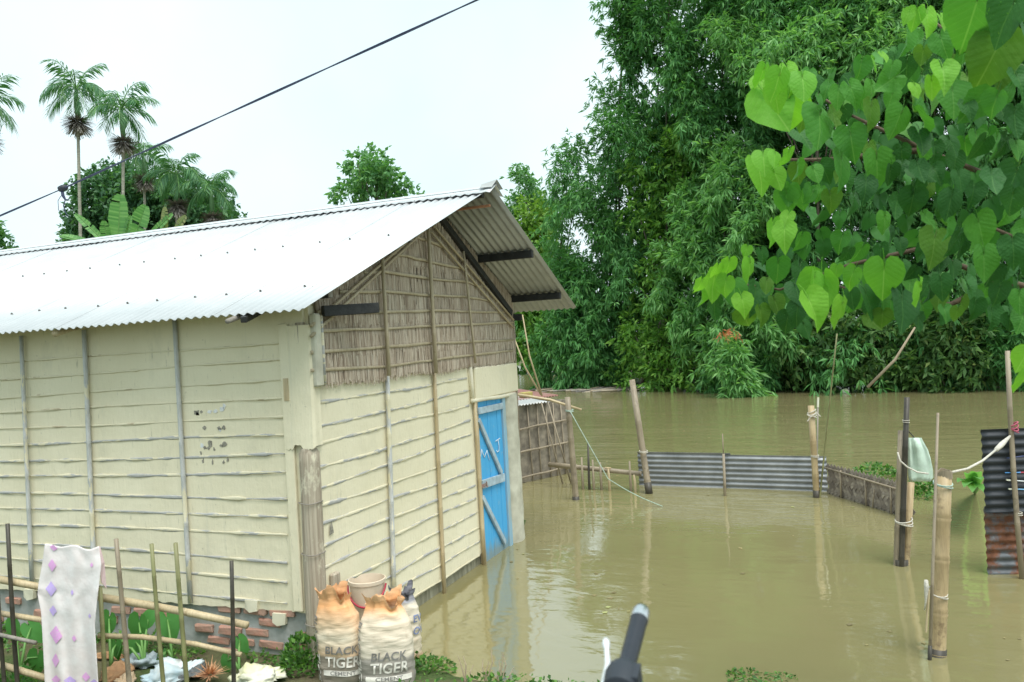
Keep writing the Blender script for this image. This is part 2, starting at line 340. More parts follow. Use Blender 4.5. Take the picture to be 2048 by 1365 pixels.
LEAF_FAR = m_leaf('yellow_green_leaf', [(0, (.10, .21, .035)), (.5, (.16, .30, .05)), (1, (.24, .38, .07))], .3, .5, .3)
LEAF_MID = m_leaf('mid_tree_leaf', [(0, (.08, .21, .085)), (.5, (.12, .28, .105)), (1, (.19, .36, .14))], .35, .5, .3)
LEAF_DARK = m_leaf('dark_tree_leaf', [(0, (.045, .12, .060)), (.5, (.070, .175, .078)), (1, (.12, .25, .10))], .30, .5, .3)
LEAF_PALM = m_leaf('palm_leaflet', [(0, (.050, .150, .075)), (.5, (.080, .21, .095)), (1, (.16, .31, .13))], .30, .5, .3)
LEAF_BANANA = m_leaf('banana_leaf', [(0, (.10, .26, .085)), (.5, (.15, .34, .11)), (1, (.22, .42, .15))], .35, .4, .4)
LEAF_TARO = m_leaf('taro_leaf', [(0, (.055, .22, .055)), (1, (.12, .33, .085))], .25, .45, .4)
LEAF_WEED = m_leaf('weed_leaf', [(0, (.035, .10, .02)), (.5, (.075, .19, .035)), (1, (.16, .32, .06))], .25, .5, .35)
LEAF_RED = m_leaf('withered_orange_leaf', [(0, (.48, .14, .07)), (1, (.62, .24, .13))], .25, .6, .3)
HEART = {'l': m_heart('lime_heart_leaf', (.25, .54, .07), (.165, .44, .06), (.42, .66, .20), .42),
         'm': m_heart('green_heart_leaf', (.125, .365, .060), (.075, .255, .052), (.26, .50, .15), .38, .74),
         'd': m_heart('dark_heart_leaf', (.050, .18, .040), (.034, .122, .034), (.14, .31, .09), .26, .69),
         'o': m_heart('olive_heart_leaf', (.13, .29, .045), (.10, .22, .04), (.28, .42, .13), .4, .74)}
PALM_TRUNK = simple('palm_trunk', (.40, .38, .31), .9, 0, .4, 6, .5, (1, 1, 4)); PALM_SHAFT = simple('palm_crownshaft', (.12, .25, .10), .5)
PALM_FRUIT = m_leaf('dry_palm_fruit', [(0, (.20, .18, .16)), (1, (.40, .36, .32))], 0, .9, .1)
BRANCH = m_wood('brown_branch', (.16, .11, .07), (.09, .06, .04)); CULM = m_bamboo('living_culm', (.10, .13, .05), (.06, .08, .03), (.10, .08, .05))
STEM_G = simple('green_stem', (.16, .33, .09), .5); TRUNK = m_wood('tree_bark', (.16, .13, .10), (.08, .065, .05))
ROPE_W = simple('white_rope', (.62, .58, .50), .9, 0, .3, 60); ROPE_G = simple('green_rope', (.42, .54, .46), .8, 0, .3, 40); ROPE_R = simple('pink_tie', (.50, .12, .18), .8)
CABLE = simple('dark_blue_cable', (.045, .055, .11), .5); BLACK = simple('black_rubber', (.030, .036, .045), .55, 0, .1); 
GREEN_SACK = simple('pale_green_sack', (.58, .72, .60), .6, 0, .2, 10, .3)

# ---------------------------------------------------------------- the setting: ground, road, water
def sst(a, b, x): t = min(1, max(0, (x-a)/(b-a))); return t*t*(3-2*t)
SH_Y = [-60, -8, -4.5, -3, -1.4, -.6, 0, .2, 60]; SH_X = [2, 1.0, .72, .30, .10, .34, .45, 5.2, 5.2]
BK_Y = [-300, -60, -14, -8.8, -2.6, 3.8, 10.7, 12.5, 15, 23, 40, 300]; BK_X = [20, 20, 24.6, 25.8, 28, 31.6, 35, 42, 68, 71, 75, 90]
def gz(x, y):
    xs = np.interp(y, SH_Y, SH_X); xb = np.interp(y, BK_Y, BK_X)
    land_l = y-(5.5+.38*(x-8))
    n = mnoise.noise((x*.9, y*.9, 0))*.05+mnoise.noise((x*2.7, y*2.7, 3))*.025
    if x < xs:
        z = min(.10, (xs-x)*.22)+n*min(1, (xs-x)*1.5)
        z += (.80-.10)*sst(-.75, -3.4, x) if x > -7 else .70
        if x < -8: z -= .5*sst(-8, -11, x)
        return z-.004
    z = -min(1.8, .02+(x-xs)*.28)
    z = max(z, -1.8+1.8*sst(-5, 1.5, x-xb)) if x > xb-5 else z
    if x > xb: z = .05+.9*sst(0, 12, x-xb)+n
    if land_l > -2 and x > 5: z = max(z, -1.2+1.6*sst(-2, 1.5, land_l))
    if y > 5.5 and x <= 8: z = max(z, -.2+.4*sst(5.5, 7, y))
    return z
def axis(lo, hi, dense_lo, dense_hi, ds, n_out):
    a = list(np.arange(dense_lo, dense_hi+1e-6, ds)); g = 1.28; s = ds; x = dense_lo
    left = []
    while x > lo: s *= g; x -= s; left.append(x)
    s = ds; x = dense_hi; right = []
    while x < hi: s = min(s*g, 40 if x > 80 else 1.2); x += s; right.append(x)
    return left[::-1]+a+right
gx = axis(-500, 600, -3.2, 1.6, .08, 0); gy = axis(-500, 500, -5.5, 4.0, .08, 0)
gv = [(x, y, gz(x, y)) for x in gx for y in gy]; ny = len(gy)
gf = [(i*ny+j, (i+1)*ny+j, (i+1)*ny+j+1, i*ny+j+1) for i in range(len(gx)-1) for j in range(ny-1)]
ground = np_mesh('ground', gv, gf, GROUND, smooth=True); tag(ground, 'muddy weedy earth bank beside the flooded house', 'ground', kind='structure')
mb = MB(); nxw = 24
mb.add([(-2.2, -260, 0), (320, -260, 0), (320, 260, 0), (-2.2, 260, 0)], [(0, 1, 2, 3)])
water = mb.build('water', WATER); tag(water, 'brown muddy flood water of the river', 'water', kind='structure')
mb = MB(); ys = np.linspace(-40, 40, 60)
vsr = [(x, y, .81+.02*math.sin(y*1.3)) for y in ys for x in (-6.9, -3.75)]
mb.add(vsr, [(2*i, 2*i+1, 2*i+3, 2*i+2) for i in range(len(ys)-1)])
tag(mb.build('road', ROADM), 'earth track on top of the embankment', 'road', kind='structure')

# ---------------------------------------------------------------- the house
W = 4.18; RX, RZ = 2.09, 3.777; EL = (-.35, 2.63); ER = (4.62, 2.71); HL = 9.0
house = thing('bamboo_house', 'cream plastered bamboo house with white corrugated roof standing in the flood', 'house', (0, 0, 0))
def zl(x): return RZ+(x-RX)*(RZ-EL[1])/(RX-EL[0])
def zr(x): return RZ-(x-RX)*(RZ-ER[1])/(ER[0]-RX)
# long wall with its ragged lower edge
mb = MB(); n = 240
bot = [.435+.012*mnoise.noise((i*.31, 0, 0))+.012*mnoise.noise((i*.9, 4, 0)) for i in range(n+1)]
ysw = [HL*(i/n)**1.25+.03 for i in range(n+1)]
vv = []; 
for i, y in enumerate(ysw):
    b = bot[i]+(.03 if .75 < y < 1.2 else 0)*0
    wv = .010*mnoise.noise((y*1.2, 7, 1))
    vv += [(0+wv, y, b), (0+wv, y, 1.3), (0+wv, y, 2.72), (.06, y, 2.72), (.06, y, b)]
ff = []
for i in range(n):
    a, b = 5*i, 5*(i+1)
    for k in range(5): ff.append((a+k, a+(k+1) % 5, b+(k+1) % 5, b+k))
ff += [(4, 3, 2, 1, 0), tuple(5*n+k for k in range(5))]
mb.add(vv, ff); wall = mb.build('long_wall', PLASTER, house)
# gable wall (plaster)
mb = MB(); nn = 90
vv = []; xsw = [.03+(2.93-.03)*i/nn for i in range(nn+1)]
for x in xsw:
    b = .118+.008*mnoise.noise((x*6, 2, 0)); wv = .008*mnoise.noise((x*1.4, 9, 1))
    vv += [(x, wv, b), (x, wv, 1.2), (x, wv, 2.70), (x, .06, 2.70), (x, .06, b)]
ff = []
for i in range(nn):
    a, b = 5*i, 5*(i+1)
    for k in range(5): ff.append((a+k, b+k, b+(k+1) % 5, a+(k+1) % 5))
ff += [(0, 1, 2, 3, 4), tuple(5*nn+k for k in range(4, -1, -1))]
mb.add(vv, ff); gable = mb.build('gable_wall', PLASTER, house)
# gable triangle backing and piece right of the door, far walls (closed shell)
mb = MB()
mb.add([(.0, .012, 2.702), (W, .012, 2.702), (W, .012, 2.75), (RX, .012, RZ-.16), (0, .012, zl(0)-.06), (.0, .07, 2.702), (W, .07, 2.702), (W, .07, 2.75), (RX, .07, RZ-.16), (0, .07, zl(0)-.06)],
       [(0,1,2,3,4), (9,8,7,6,5), (0,5,6,1), (1,6,7,2), (2,7,8,3), (3,8,9,4), (4,9,5,0)])
mb.build('gable_backing', MUD, house)
mb = MB(); mb.box((W-.06, .07, -.6), (W, HL, 2.7)); mb.build('far_side_wall', PLASTER, house)
mb = MB(); mb.box((.07, HL-.06, -.3), (W-.07, HL, 2.7)); mb.build('back_wall', PLASTER, house)
mb = MB(); mb.box((2.925, .0, 1.82), (W-.01, .05, 2.70)); mb.build('panel_above_door', PLASTER, house)
mb = MB(); mb.box((2.9, -.045, 1.745), (4.165, -.004, 2.085))
mb.build('door_lintel_panel', PLASTER, house, bevel=.012)
mb = MB(); mb.tube(wavy(gb(944, 803, -.035), gb(1030, 788, -.035), 8, .004, 3), .022, 8); mb.tube([gb(941, 735, -.03), gb(946, 803, -.03)], .02, 8)
mb.build('rolled_lintel_edge', CREAMPAPER, house, smooth=True)
# concrete base along the water
mb = MB(); mb.box((.12, .03, -.5), (2.95, .2, .125)); mb.build('concrete_base', BASE_CON, house)
# plinth: cement wall with bricks
mb = MB(); nb = 80; vv = []
for i in range(nb+1):
    y = .06+5.5*i/nb; wv = .012*mnoise.noise((y*4, 1, 0))
    vv += [(.035+wv, y, -.2), (.028+wv, y, .2), (.033+wv, y, .446), (.2, y, .446), (.2, y, -.2)]
ff = [(5*i+k, 5*i+(k+1) % 5, 5*(i+1)+(k+1) % 5, 5*(i+1)+k) for i in range(nb) for k in range(5)]+[(4, 3, 2, 1, 0), tuple(5*nb+k for k in range(5))]
mb.add(vv, ff); plinth = mb.build('plinth', CEMENT, house)
bm_ = bmesh.new(); bmesh.ops.create_cube(bm_, size=1); 
for v_ in bm_.verts: v_.co = Vector((v_.co.x*.05, v_.co.y*.215, v_.co.z*.062))
bmesh.ops.bevel(bm_, geom=list(bm_.edges), offset=.008, segments=1, affect='EDGES')
brick_me = []
for q in range(4):
    b2 = bm_.copy()
    for v_ in b2.verts: v_.co += Vector((rng.uniform(-.003, .003), rng.uniform(-.012, .012), rng.uniform(-.006, .006)))
    m_ = bpy.data.meshes.new('brick'); b2.to_mesh(m_); b2.free(); m_.materials.append(BRICK); brick_me.append(m_)
for row in range(5):
    for k in range(16):
        y = .12+k*.245+(row % 2)*.12; z = .085+row*.083
        if y > 3.6: continue
        vis = rng.random() < (.55 if y < 1.0 else .30)
        if not vis: continue
        o = link(bpy.data.objects.new('brick', brick_me[rng.randrange(4)]), plinth)
        o.location = (.030+rng.uniform(-.006, .012), y, z); o.scale = (1, rng.uniform(.75, 1.0), rng.uniform(.8, 1.05)); o.rotation_euler = (rng.uniform(-.03, .03), rng.uniform(-.05, .05), 0)
# peeling plaster flaps at the wall foot
for q in [(60, 1190, 26), (560, 1240, 30), (505, 1213, 22)]:
    p = wl(q[0], q[1], .0); mb = MB(); a = .05+.02*rng.random()
    pts = [(-.012-.006*rng.random(), p[1]+dy, p[2]+dz) for dy, dz in ((-.06, .05), (.055, .05), (.06, -.02), (.02, -.045), (-.05, -.03))]
    mb.add(pts+[(.02, y, z) for x, y, z in pts], [(0,1,2,3,4), (9,8,7,6,5)]+[(i, i+5, (i+1) % 5+5, (i+1) % 5) for i in range(5)]); mb.build('plaster_flap', CREAMPAPER, wall)
# battens of the long wall
ROWS = [(725.7,688),(759.6,722),(796,756.6),(826,793),(856.5,837),(890,871.6),(923,909),(953,944),(983.6,999),(1014,1033.6),(1047,1071),(1083.6,1126),(1117,1164),(1150,1209)]
def batten(p0, p1, nrm, r, seed, mat, parent, amp=.006, n=26, name='batten', flat=.26):
    path = wavy(p0, p1, n, amp, seed); rr = random.Random(seed); L = np.linalg.norm(np.asarray(p1)-np.asarray(p0))
    rad = [r*(.80+.75*mnoise.noise((seed*3.1, i_*.33, 0))+.22*rr.uniform(-1, 1)+(.25 if rr.random() < .12 else 0)) for i_ in range(len(path))]; rad = [max(q_, .0035) for q_ in rad]
    m = MB(); m.tube(path, rad, 7, flat=(np.asarray(nrm, float), flat)); return m.build(name, mat, parent, smooth=True)
for i, (a, b) in enumerate(ROWS):
    p0 = wl(0, a, -.006); p1 = wl(570, b, -.006); d_ = (p0-p1)/(p0[1]-p1[1]); far = p1+d_*(6.5-p1[1])
    batten(p1-d_*.02, far, (1, 0, 0), .0125 if i > 4 else .008, i+3, BAT_GREY if i > 4 else BAT_CREAM, wall, .008, 100)
for (a, b, c, d2, r) in [(42, 672, 64, 1165, .018), (168, 660, 190, 1180, .020), (349, 640, 381, 1206, .019)]:
    m = MB(); p0 = wl(a, b, -.03); p1 = wl(c, d2, -.03); bamboo(m, p1, p0, r, r*.92, .30, 0, 9); m.build('upright_pole', POLE_GREY, wall, smooth=True)
for y in (4.1, 5.2, 6.3):
    m = MB(); bamboo(m, (-.03, y, .44), (-.03, y, 2.6), .023, .021, .3, 0, 8); m.build('upright_pole', POLE_GREY, wall, smooth=True)
# worn scratched marks where something was painted out
def patch(px, py, w_, h_, mat, parent, seed, name='peeled_patch', off=-.004):
    r = random.Random(seed); p = wl(px, py, off); k = 9; ex = w_/FPX*6.1*1.05; ez = h_/FPX*6.1; pts = []
    for i in range(k):
        t = 2*math.pi*i/k; q = .5*r.uniform(.45, 1.1); pts.append((off, p[1]-math.cos(t)*ex*q, p[2]+math.sin(t)*ez*q))
    m = MB(); m.add(pts+[(.004, y, z) for x, y, z in pts], [tuple(range(k))]+[(i, i+k, (i+1) % k+k, (i+1) % k) for i in range(k)]); m.build(name, mat, parent)
for i, (x, y, w_, h_, mt) in enumerate([(392,826,16,13,PEEL_G),(395,828,8,7,PEEL_W),(403,824,6,8,PEEL_G),(420,824,12,8,PEEL_W),(430,824,14,9,PEEL_W),(443,819,15,13,PEEL_W),(448,813,7,10,PEEL_W),
        (409,857,11,11,PEEL_G),(438,857,9,8,PEEL_G),(440,861,8,6,PEEL_W),(447,856,8,10,PEEL_G),(404,891,9,10,PEEL_W),(410,896,8,7,PEEL_G),(420,888,9,14,PEEL_G),(417,897,6,8,PEEL_G),(443,892,8,6,PEEL_G),(449,889,9,12,PEEL_G),
        (402,906,5,8,PEEL_G),(428,899,5,7,PEEL_G),(406,923,5,10,PEEL_G),(393,928,3,8,PEEL_G),(425,925,4,12,PEEL_G),(447,925,5,7,PEEL_G),(455,921,6,9,PEEL_G),(661,1062,7,20,PEEL_G)]):
    if x < 600: patch(x, y, w_*1.25, h_*1.25, mt, wall, 40+i)
p = gb(661, 1062, -.004); m = MB(); m.add([(p[0]-.03, -.013, p[2]-.03), (p[0]+.03, -.013, p[2]-.02), (p[0]+.01, -.013, p[2]+.07), (p[0]-.012, -.013, p[2]+.04)], [(0, 1, 2, 3)]); m.build('peeled_patch', PEEL_G, gable)
# battens of the gable wall
GROWS = [(628,808,934,757),(625,855,938,783),(623,892,938,811),(626,941,941,843),(627,981,943,869),(632,1018,941,911),(632,1054,949,940),(634,1098,951,969),(635,1140,952,997),(636,1190,955,1026),(720,1186,960,1054),(735,1212,960,1083),(760,1243,960,1109)]
for i, (a, b, c, d2) in enumerate(GROWS):
    batten(gb(a, b, -.006)+np.array([.06, 0, 0]), gb(c, d2, -.006), (0, 1, 0), .0135 if i < 12 else .011, i+60, BAT_GREY if i != 12 else BAT_CREAM, gable, .008, 44)
m = MB(); bamboo(m, gb(789, 1205, -.03), gb(774, 735, -.03), .021, .02, .3, 0, 9); m.build('upright_pole', POLE_GREY, gable, smooth=True)
m = MB(); bamboo(m, gb(889, 1186, -.03)-np.array([0, 0, .03]), gb(868, 735, -.03), .02, .018, .4, 0, 9); m.build('upright_pole', BAMB_PALE, gable, smooth=True)
m = MB(); bamboo(m, gb(969, 1128, -.03)-np.array([0, 0, .05]), gb(949, 800, -.03), .022, .02, .5, 0, 9); m.build('upright_pole', BAMB_PALE, gable, smooth=True)
m = MB(); bamboo(m, gb(943, 800, -.012), gb(938, 735, -.012), .02, .02, .5, 0, 9); m.build('upright_pole', BAT_CREAM, gable, smooth=True)
# corner post: bare weathered timber below, wrapped in cream sheet above
m = MB(); path = []; rad = []
for i in range(40):
    t = i/39; path.append((.015+.008*math.sin(t*4), .055+.006*math.sin(t*7), -.1+2.66*t)); rad.append((.082 if t < .66 else .045)-.010*t+.003*mnoise.noise((t*14, 3, 0)))
m.tube(path, rad, 16); post = m.build('corner_post', WOOD_POST, house, smooth=True)
for v_ in post.data.vertices:                                     # vertical cracks and flutes
    a = math.atan2(v_.co.y-.055, v_.co.x-.015); q = .006*mnoise.noise((a*3.2, v_.co.z*.8, 2)); v_.co.x += math.cos(a)*q; v_.co.y += math.sin(a)*q
m = MB(); vv = []; k = 20
for i in range(k+1):
    f_ = i/k; yy = .215-.235*f_; xx = -.020-.008*math.sin(math.pi*min(1, f_*1.05))**.7; zb = 1.64+.018*mnoise.noise((i*.9, 0, 0))+(.03 if 6 < i < 13 else 0)
    for zz, q in ((zb, -.004), (zb+.2, 0), (2.1, .004), (2.54, .006)): vv.append((xx+q, yy, zz))
for q_ in range(1, 6):
    for zz in (1.66, 1.85, 2.1, 2.54): vv.append((-.022+.02*q_, -.028-.003*math.sin(q_*1.3), zz+.01*math.sin(q_*2)*(zz < 1.5)))
nn_ = k+6
m.add(vv, [(4*i+j, 4*(i+1)+j, 4*(i+1)+j+1, 4*i+j+1) for i in range(nn_-1) for j in range(3)]); wr = m.build('post_wrapping', PLASTER, house)
sd = wr.modifiers.new('thick', 'SOLIDIFY'); sd.thickness = .005; sd.offset = 1
m = MB(); m.box((-.028, .15, .45), (-.002, .23, 2.56)); m.build('corner_strip', PLASTER, wall, bevel=.006)
p0 = wl(573, 757, -.03); p1 = wl(575, 802, -.03); m = MB(); m.box((-.034, p0[1]-.012, p1[2]), (-.0275, p0[1]+.03, p0[2])); m.build('bare_batten_strip', BAMB_PALE, wall)
m = MB(); m.box((.10, -.05, .0), (.19, -.004, .70)); o = m.build('stump_board', WOOD_POST, house, bevel=.01)
for z in (.37, .88, 1.25):
    m = MB(); m.tube([(.015+math.cos(t)*.086, .055+math.sin(t)*.086, z+.004*math.sin(3*t)) for t in np.linspace(0, 6.28, 25)], .004, 5); m.build('wire_tie', WOOD_GREY, post)
# upper corner board (lichen spotted, right of the post)
m = MB(); a = gb(601, 640, -.04); b = gb(622, 770, -.04); m.box((.0, -.075, b[2]-.02), (.085, -.02, 2.62)); m.build('upper_corner_board', WHITE_POST, house, bevel=.012)
m = MB(); m.tube([(.098, -.065, 2.09), (.098, -.065, 2.6)], .012, 7); m.build('edge_stick', BAT_GREY, house, smooth=True)
# door, frame, right-hand post
door = link(bpy.data.objects.new('door', None), house); tag(door, 'blue plank door standing in water')
dx0, dx1, dz1 = 2.985, 3.66, 1.715; npk = 5
for i in range(npk):
    a = dx0+(dx1-dx0)*i/npk; b = dx0+(dx1-dx0)*(i+1)/npk; m = MB(); m.box((a+.002, -.006+.003*(i % 2), -.3), (b-.002, .03, dz1+.01*rng.random())); m.build('plank', DOOR, door, bevel=.003)
def brace(q0, q1, w_, mat=BRACE):
    a, b = gb(*q0, -.022), gb(*q1, -.022); t = (b-a)/np.linalg.norm(b-a); nv = np.array([-t[2], 0, t[0]]); m = MB(); m.obox(a, b, nv*w_, np.array([0, .014, 0])); m.build('brace', mat, door, bevel=.003)
brace((955, 823), (1004, 812), .035); brace((957, 840), (1003, 947), .028); brace((963, 970), (1008, 955), .045); brace((965, 995), (1010, 1086), .028)
m = MB(); a = gb(965, 972, -.045); m.box((a[0]-.03, -.05, a[2]-.02), (a[0]+.10, -.036, a[2]+.012)); m.tube([a+np.array([.09, -.01, .03]), a+np.array([.09, -.014, -.03])], .008, 6); m.build('latch', RUST_ROOF, door)
m = MB()
def stroke(pts, r=.007): m.tube([gb(x, y, -.0135) for x, y in pts], r, 6, flat=(np.array([0, 1, 0.]), .35))
stroke([(960.5,918),(962,909),(963.2,899)], .006); stroke([(963.2,899),(966,908),(969,915)], .006); stroke([(969,915),(971.5,908),(974,901)], .006); stroke([(974,901),(976,910),(979,920)], .006); m.build('chalk_letter', CHALK, door, smooth=True)
m = MB(); stroke([(991,883),(1000,877)], .006); stroke([(996,880),(998,892),(998,902),(994.5,904.5),(993,901)], .006); m.build('chalk_letter', CHALK, door, smooth=True)
m = MB(); m.box((dx1+.006, -.03, -.4), (3.75, .05, 1.75)); m.build('door_jamb', JAMB, house, bevel=.006)
m = MB(); m.box((2.945, -.02, -.4), (dx0-.006, .04, 1.75)); m.build('door_jamb', BAMB_PALE, house, bevel=.006)
m = MB(); m.box((dx0-.03, -.02, 1.728), (3.755, .05, 1.742)); m.build('door_head', JAMB, house)
m = MB(); vv = []
for i in range(30):
    z = -.5+i*(2.22/29)
    for k in range(14):
        t = 2*math.pi*k/14; q = 1+.12*mnoise.noise((math.cos(t)*1.5, math.sin(t)*1.5, z*4)); vv.append((3.955+math.cos(t)*.175*q, .02+math.sin(t)*.10*q, z))
m.add(vv, [(i*14+k, i*14+(k+1) % 14, (i+1)*14+(k+1) % 14, (i+1)*14+k) for i in range(29) for k in range(14)]); m.build('door_side_post', WHITE_POST, house, smooth=True)
m = MB(); bamboo(m, gb(1046, 1068, -.03)-np.array([0, 0, .1]), gb(1026, 640, -.03), .016, .013, .35, .012, 8, (1, 0, 0)); m.build('edge_pole', BAMB_GREY, house, smooth=True)
m = MB(); m.tube([gb(1046, 1063, -.04)+np.array([0, 0, -.1]), gb(1045, 1050, -.04)], .02, 7); m.build('wet_pole_foot', WOOD_DARK, house)
# ---- thatch panel of the gable
thatch = link(bpy.data.objects.new('thatch_panel', None), house); tag(thatch, 'gable end of dry grass stems tied with bamboo')
tv, tf = [], []
def ztop(x): return min(zl(x), zr(x))-.045
def stem(x, z0, z1, y, wd, lean):
    n = len(tv); x1 = x+lean
    tv.extend([(x-wd, y, z0), (x+wd, y-.002, z0), (x1+wd*.7, y+.004, z1), (x1-wd*.7, y+.006, z1)]); tf.append((n, n+1, n+2, n+3))
def zbot(x): return 2.085+.012*math.sin(x*5)+.018*(x/W)
levels = [0, .22, .46, .72, .98, 1.22, 1.46]
for li, lv in enumerate(levels):
    for i in range(1500):
        x = .10+(W-.11)*rng.random(); zb = zbot(x)+lv+rng.gauss(0, .014); zt = min(zb+.30+rng.uniform(0, .1), ztop(x)); 
        if zt-zb < .03: continue
        stem(x, zb, zt, -.028-.012*rng.random()+.002*li, rng.uniform(.0025, .0055), rng.gauss(0, .022))
for i in range(900):
    x = .10+(W-.11)*rng.random(); zt = ztop(x)+rng.uniform(-.01, .025); stem(x, zt-rng.uniform(.12, .3), zt, -.03-.012*rng.random(), .004, rng.gauss(0, .03))
np_mesh('grass_stems', tv, tf, THATCH, thatch, kind='stuff')
mb = MB(); mb.add([(.10, -.012, zbot(.1)+.01), (W-.02, -.012, zbot(W)+.01), (W-.02, -.012, ztop(W-.02)), (RX, -.012, ztop(RX)), (.10, -.012, ztop(.10))], [(0, 1, 2, 3, 4)]); mb.build('grass_mat', THATCH, thatch)
TR = [[(622,742),(768,734),(863,721),(947,710),(1027,701)], [(622,706),(774,694),(865,687),(1027,680)], [(630,663),(774,657),(863,652),(945,649),(1027,645)], [(636,625),(770,625),(862,621),(940,623),(1008,625)],
      [(680,585),(769,583),(860,591),(931,593),(982,602)], [(728,546),(769,544),(857,557),(934,564),(964,574)], [(765,504),(810,512),(857,523),(927,537)], [(826,473),(853,480),(895,497)]]
for q, row in enumerate(TR):
    pts = [gb(x, y, -.045) for x, y in row]; path = []
    for a, b in zip(pts[:-1], pts[1:]):
        for t in np.linspace(0, 1, 5)[:-1]: path.append(a+(b-a)*t+np.array([0, 0, .004*rng.uniform(-1, 1)]))
    path.append(pts[-1]); m = MB(); m.tube(path, [.013*(1+.2*rng.uniform(-1, 1)) for _ in path], 7, flat=(np.array([0, 1., 0]), .35)); m.build('batten', BAMB_TIE, thatch, smooth=True)
for a, b in [((622,673),(852,458)), ((622,652),(850,452)), ((862,446),(1027,640)), ((861,463),(1027,656))]:
    m = MB(); bamboo(m, gb(*a, -.062), gb(*b, -.062), .013, .012, .45, .0, 8); m.build('slanted_batten', BAMB_TIE, thatch, smooth=True)
for a, b, r in [((778,752),(764,505),.018), ((872,747),(856,446),.020), ((951,727),(927,503),.013)]:
    m = MB(); bamboo(m, gb(*a, -.078), gb(*b, -.078), r, r*.9, .32, .0, 9); m.build('upright_pole', BAMB_TIE, thatch, smooth=True)

# ---- roof: corrugated sheets, ridge cap, purlins, screws
roof = link(bpy.data.objects.new('roof', None), house)
PIT_C = .0765; AMP = .0095
def sheet(y0, wd, side, lift):
    nc = int(wd/PIT_C*8); v = []; 
    for j in range(nc+1):
        yy = y0+wd*j/nc; h = AMP*math.cos(2*math.pi*yy/PIT_C)+lift
        for i in range(3):
            t = i/2
            if side == 'L': x = EL[0]+(RX-EL[0])*t; z = zl(x); ys_ = yy-.42*t+.47*0; nx, nz = -.42, .9
            else: x = RX+(ER[0]-RX)*t; z = zr(x); ys_ = yy; nx, nz = .42, .9
            sag = .006*mnoise.noise((yy*.7, t*3, 5)); v.append((x+nx*h, ys_, z+nz*(h+sag)))
    f = [(3*j+i, 3*(j+1)+i, 3*(j+1)+i+1, 3*j+i+1) for j in range(nc) for i in range(2)]
    m = MB(); m.add(v, f); o = m.build('roof_sheet', ROOF if side == 'L' else ROOF_IN, roof, smooth=True)
    s_ = o.modifiers.new('thick', 'SOLIDIFY'); s_.thickness = .0015; s_.offset = 0
sw = PIT_C*10
for k in range(12): sheet(-.24+k*sw, sw+PIT_C*.9, 'L', .0025*(k % 2)); sheet(-.69+k*sw, sw+PIT_C*.9, 'R', .0035*(k % 2))
m = MB(); vv = []; nr = 220
for j in range(nr+1):
    y = -.72+(HL+.4)*j/nr; wv = .008*math.cos(2*math.pi*y/PIT_C)
    for dx in (-.17, -.06, 0, .06, .17):
        x = RX+dx; z = (zl(x) if dx < 0 else zr(x))+.030-(.012 if dx == 0 else 0)+ (wv if abs(dx) > .1 else 0)-(.006 if abs(dx) > .1 else 0); vv.append((x, y, z+.018*(dx == 0)))
m.add(vv, [(5*j+i, 5*(j+1)+i, 5*(j+1)+i+1, 5*j+i+1) for j in range(nr) for i in range(4)]); rc = m.build('ridge_cap', ROOF, roof, smooth=True)
s_ = rc.modifiers.new('thick', 'SOLIDIFY'); s_.thickness = .002
m = MB()      # turned-up torn end of the ridge cap
m.add([(RX-.10, -.715, RZ+.0), (RX+.0, -.73, RZ+.085), (RX+.12, -.74, RZ+.01), (RX+.10, -.60, RZ-.005), (RX-.03, -.58, RZ+.05), (RX-.12, -.6, RZ)], [(0, 1, 4, 5), (1, 2, 3, 4)]); o = m.build('ridge_cap_end', ROOF_IN, roof)
s_ = o.modifiers.new('thick', 'SOLIDIFY'); s_.thickness = .003
bm_ = bmesh.new(); bmesh.ops.create_cone(bm_, cap_ends=True, segments=8, radius1=.0105, radius2=.005, depth=.012); sme = bpy.data.meshes.new('roof_screw'); bm_.to_mesh(sme); bm_.free(); sme.materials.append(SCREW)
for xr in (.02, 1.02, 1.95):
    for k in range(16):
        j = round(((.1 if xr < 1.9 else -.25)+k*.33+rng.uniform(-.04, .04))/PIT_C); yy = j*PIT_C; t = (xr-EL[0])/(RX-EL[0])
        if yy < -.18: continue
        o = link(bpy.data.objects.new('roof_screw', sme), roof); xx = xr+rng.uniform(-.015, .015)
        o.location = (xx-.42*.016, yy-.42*t, zl(xx)+.9*(.016+.0035)); o.rotation_euler = (0, -.43, 0)
def beam(p0, p1, hw, ht, mat=WOOD_DARK, name='purlin'):
    t = (np.asarray(p1, float)-np.asarray(p0, float)); t /= np.linalg.norm(t); up = np.array([0, 0, 1.]); sdv = np.cross(t, up); sdv /= np.linalg.norm(sdv); up = np.cross(sdv, t)
    m = MB(); m.obox(p0, p1, sdv*hw, up*ht); return m.build(name, mat, roof, bevel=.004)
for x, y0 in ((2.03, -.60), (3.17, -.66), (4.14, -.64)): beam((x+.02, y0, zr(x)-.062), (x+.02, HL-.1, zr(x)-.062), .028, .04)
beam((2.16, -.62, zr(2.16)-.11), (2.16, .3, zr(2.16)-.11), .012, .012, BRICK_O, 'ridge_lath')
for x, y0 in ((1.12, -.30), (.06, -.18)): beam((x, y0, zl(x)-.062), (x, HL-.1, zl(x)-.062), .030, .035)
for x in (.06, 1.12):
    beam((x, (-.30 if x > 1 else -.18)-.004, zl(x)-.062), (x, (-.30 if x > 1 else -.18)-.0005, zl(x)-.062), .029, .034, WOOD_GREY, 'purlin_end')
beam((.10, -.08, 2.635), (.52, -.30, 2.655), .022, .040, WOOD_DARK, 'tie_beam')
beam((W+.0, .02, 2.63), (W+.03, -.12, 2.63), .04, .04, WOOD_DARK, 'wall_plate_end')
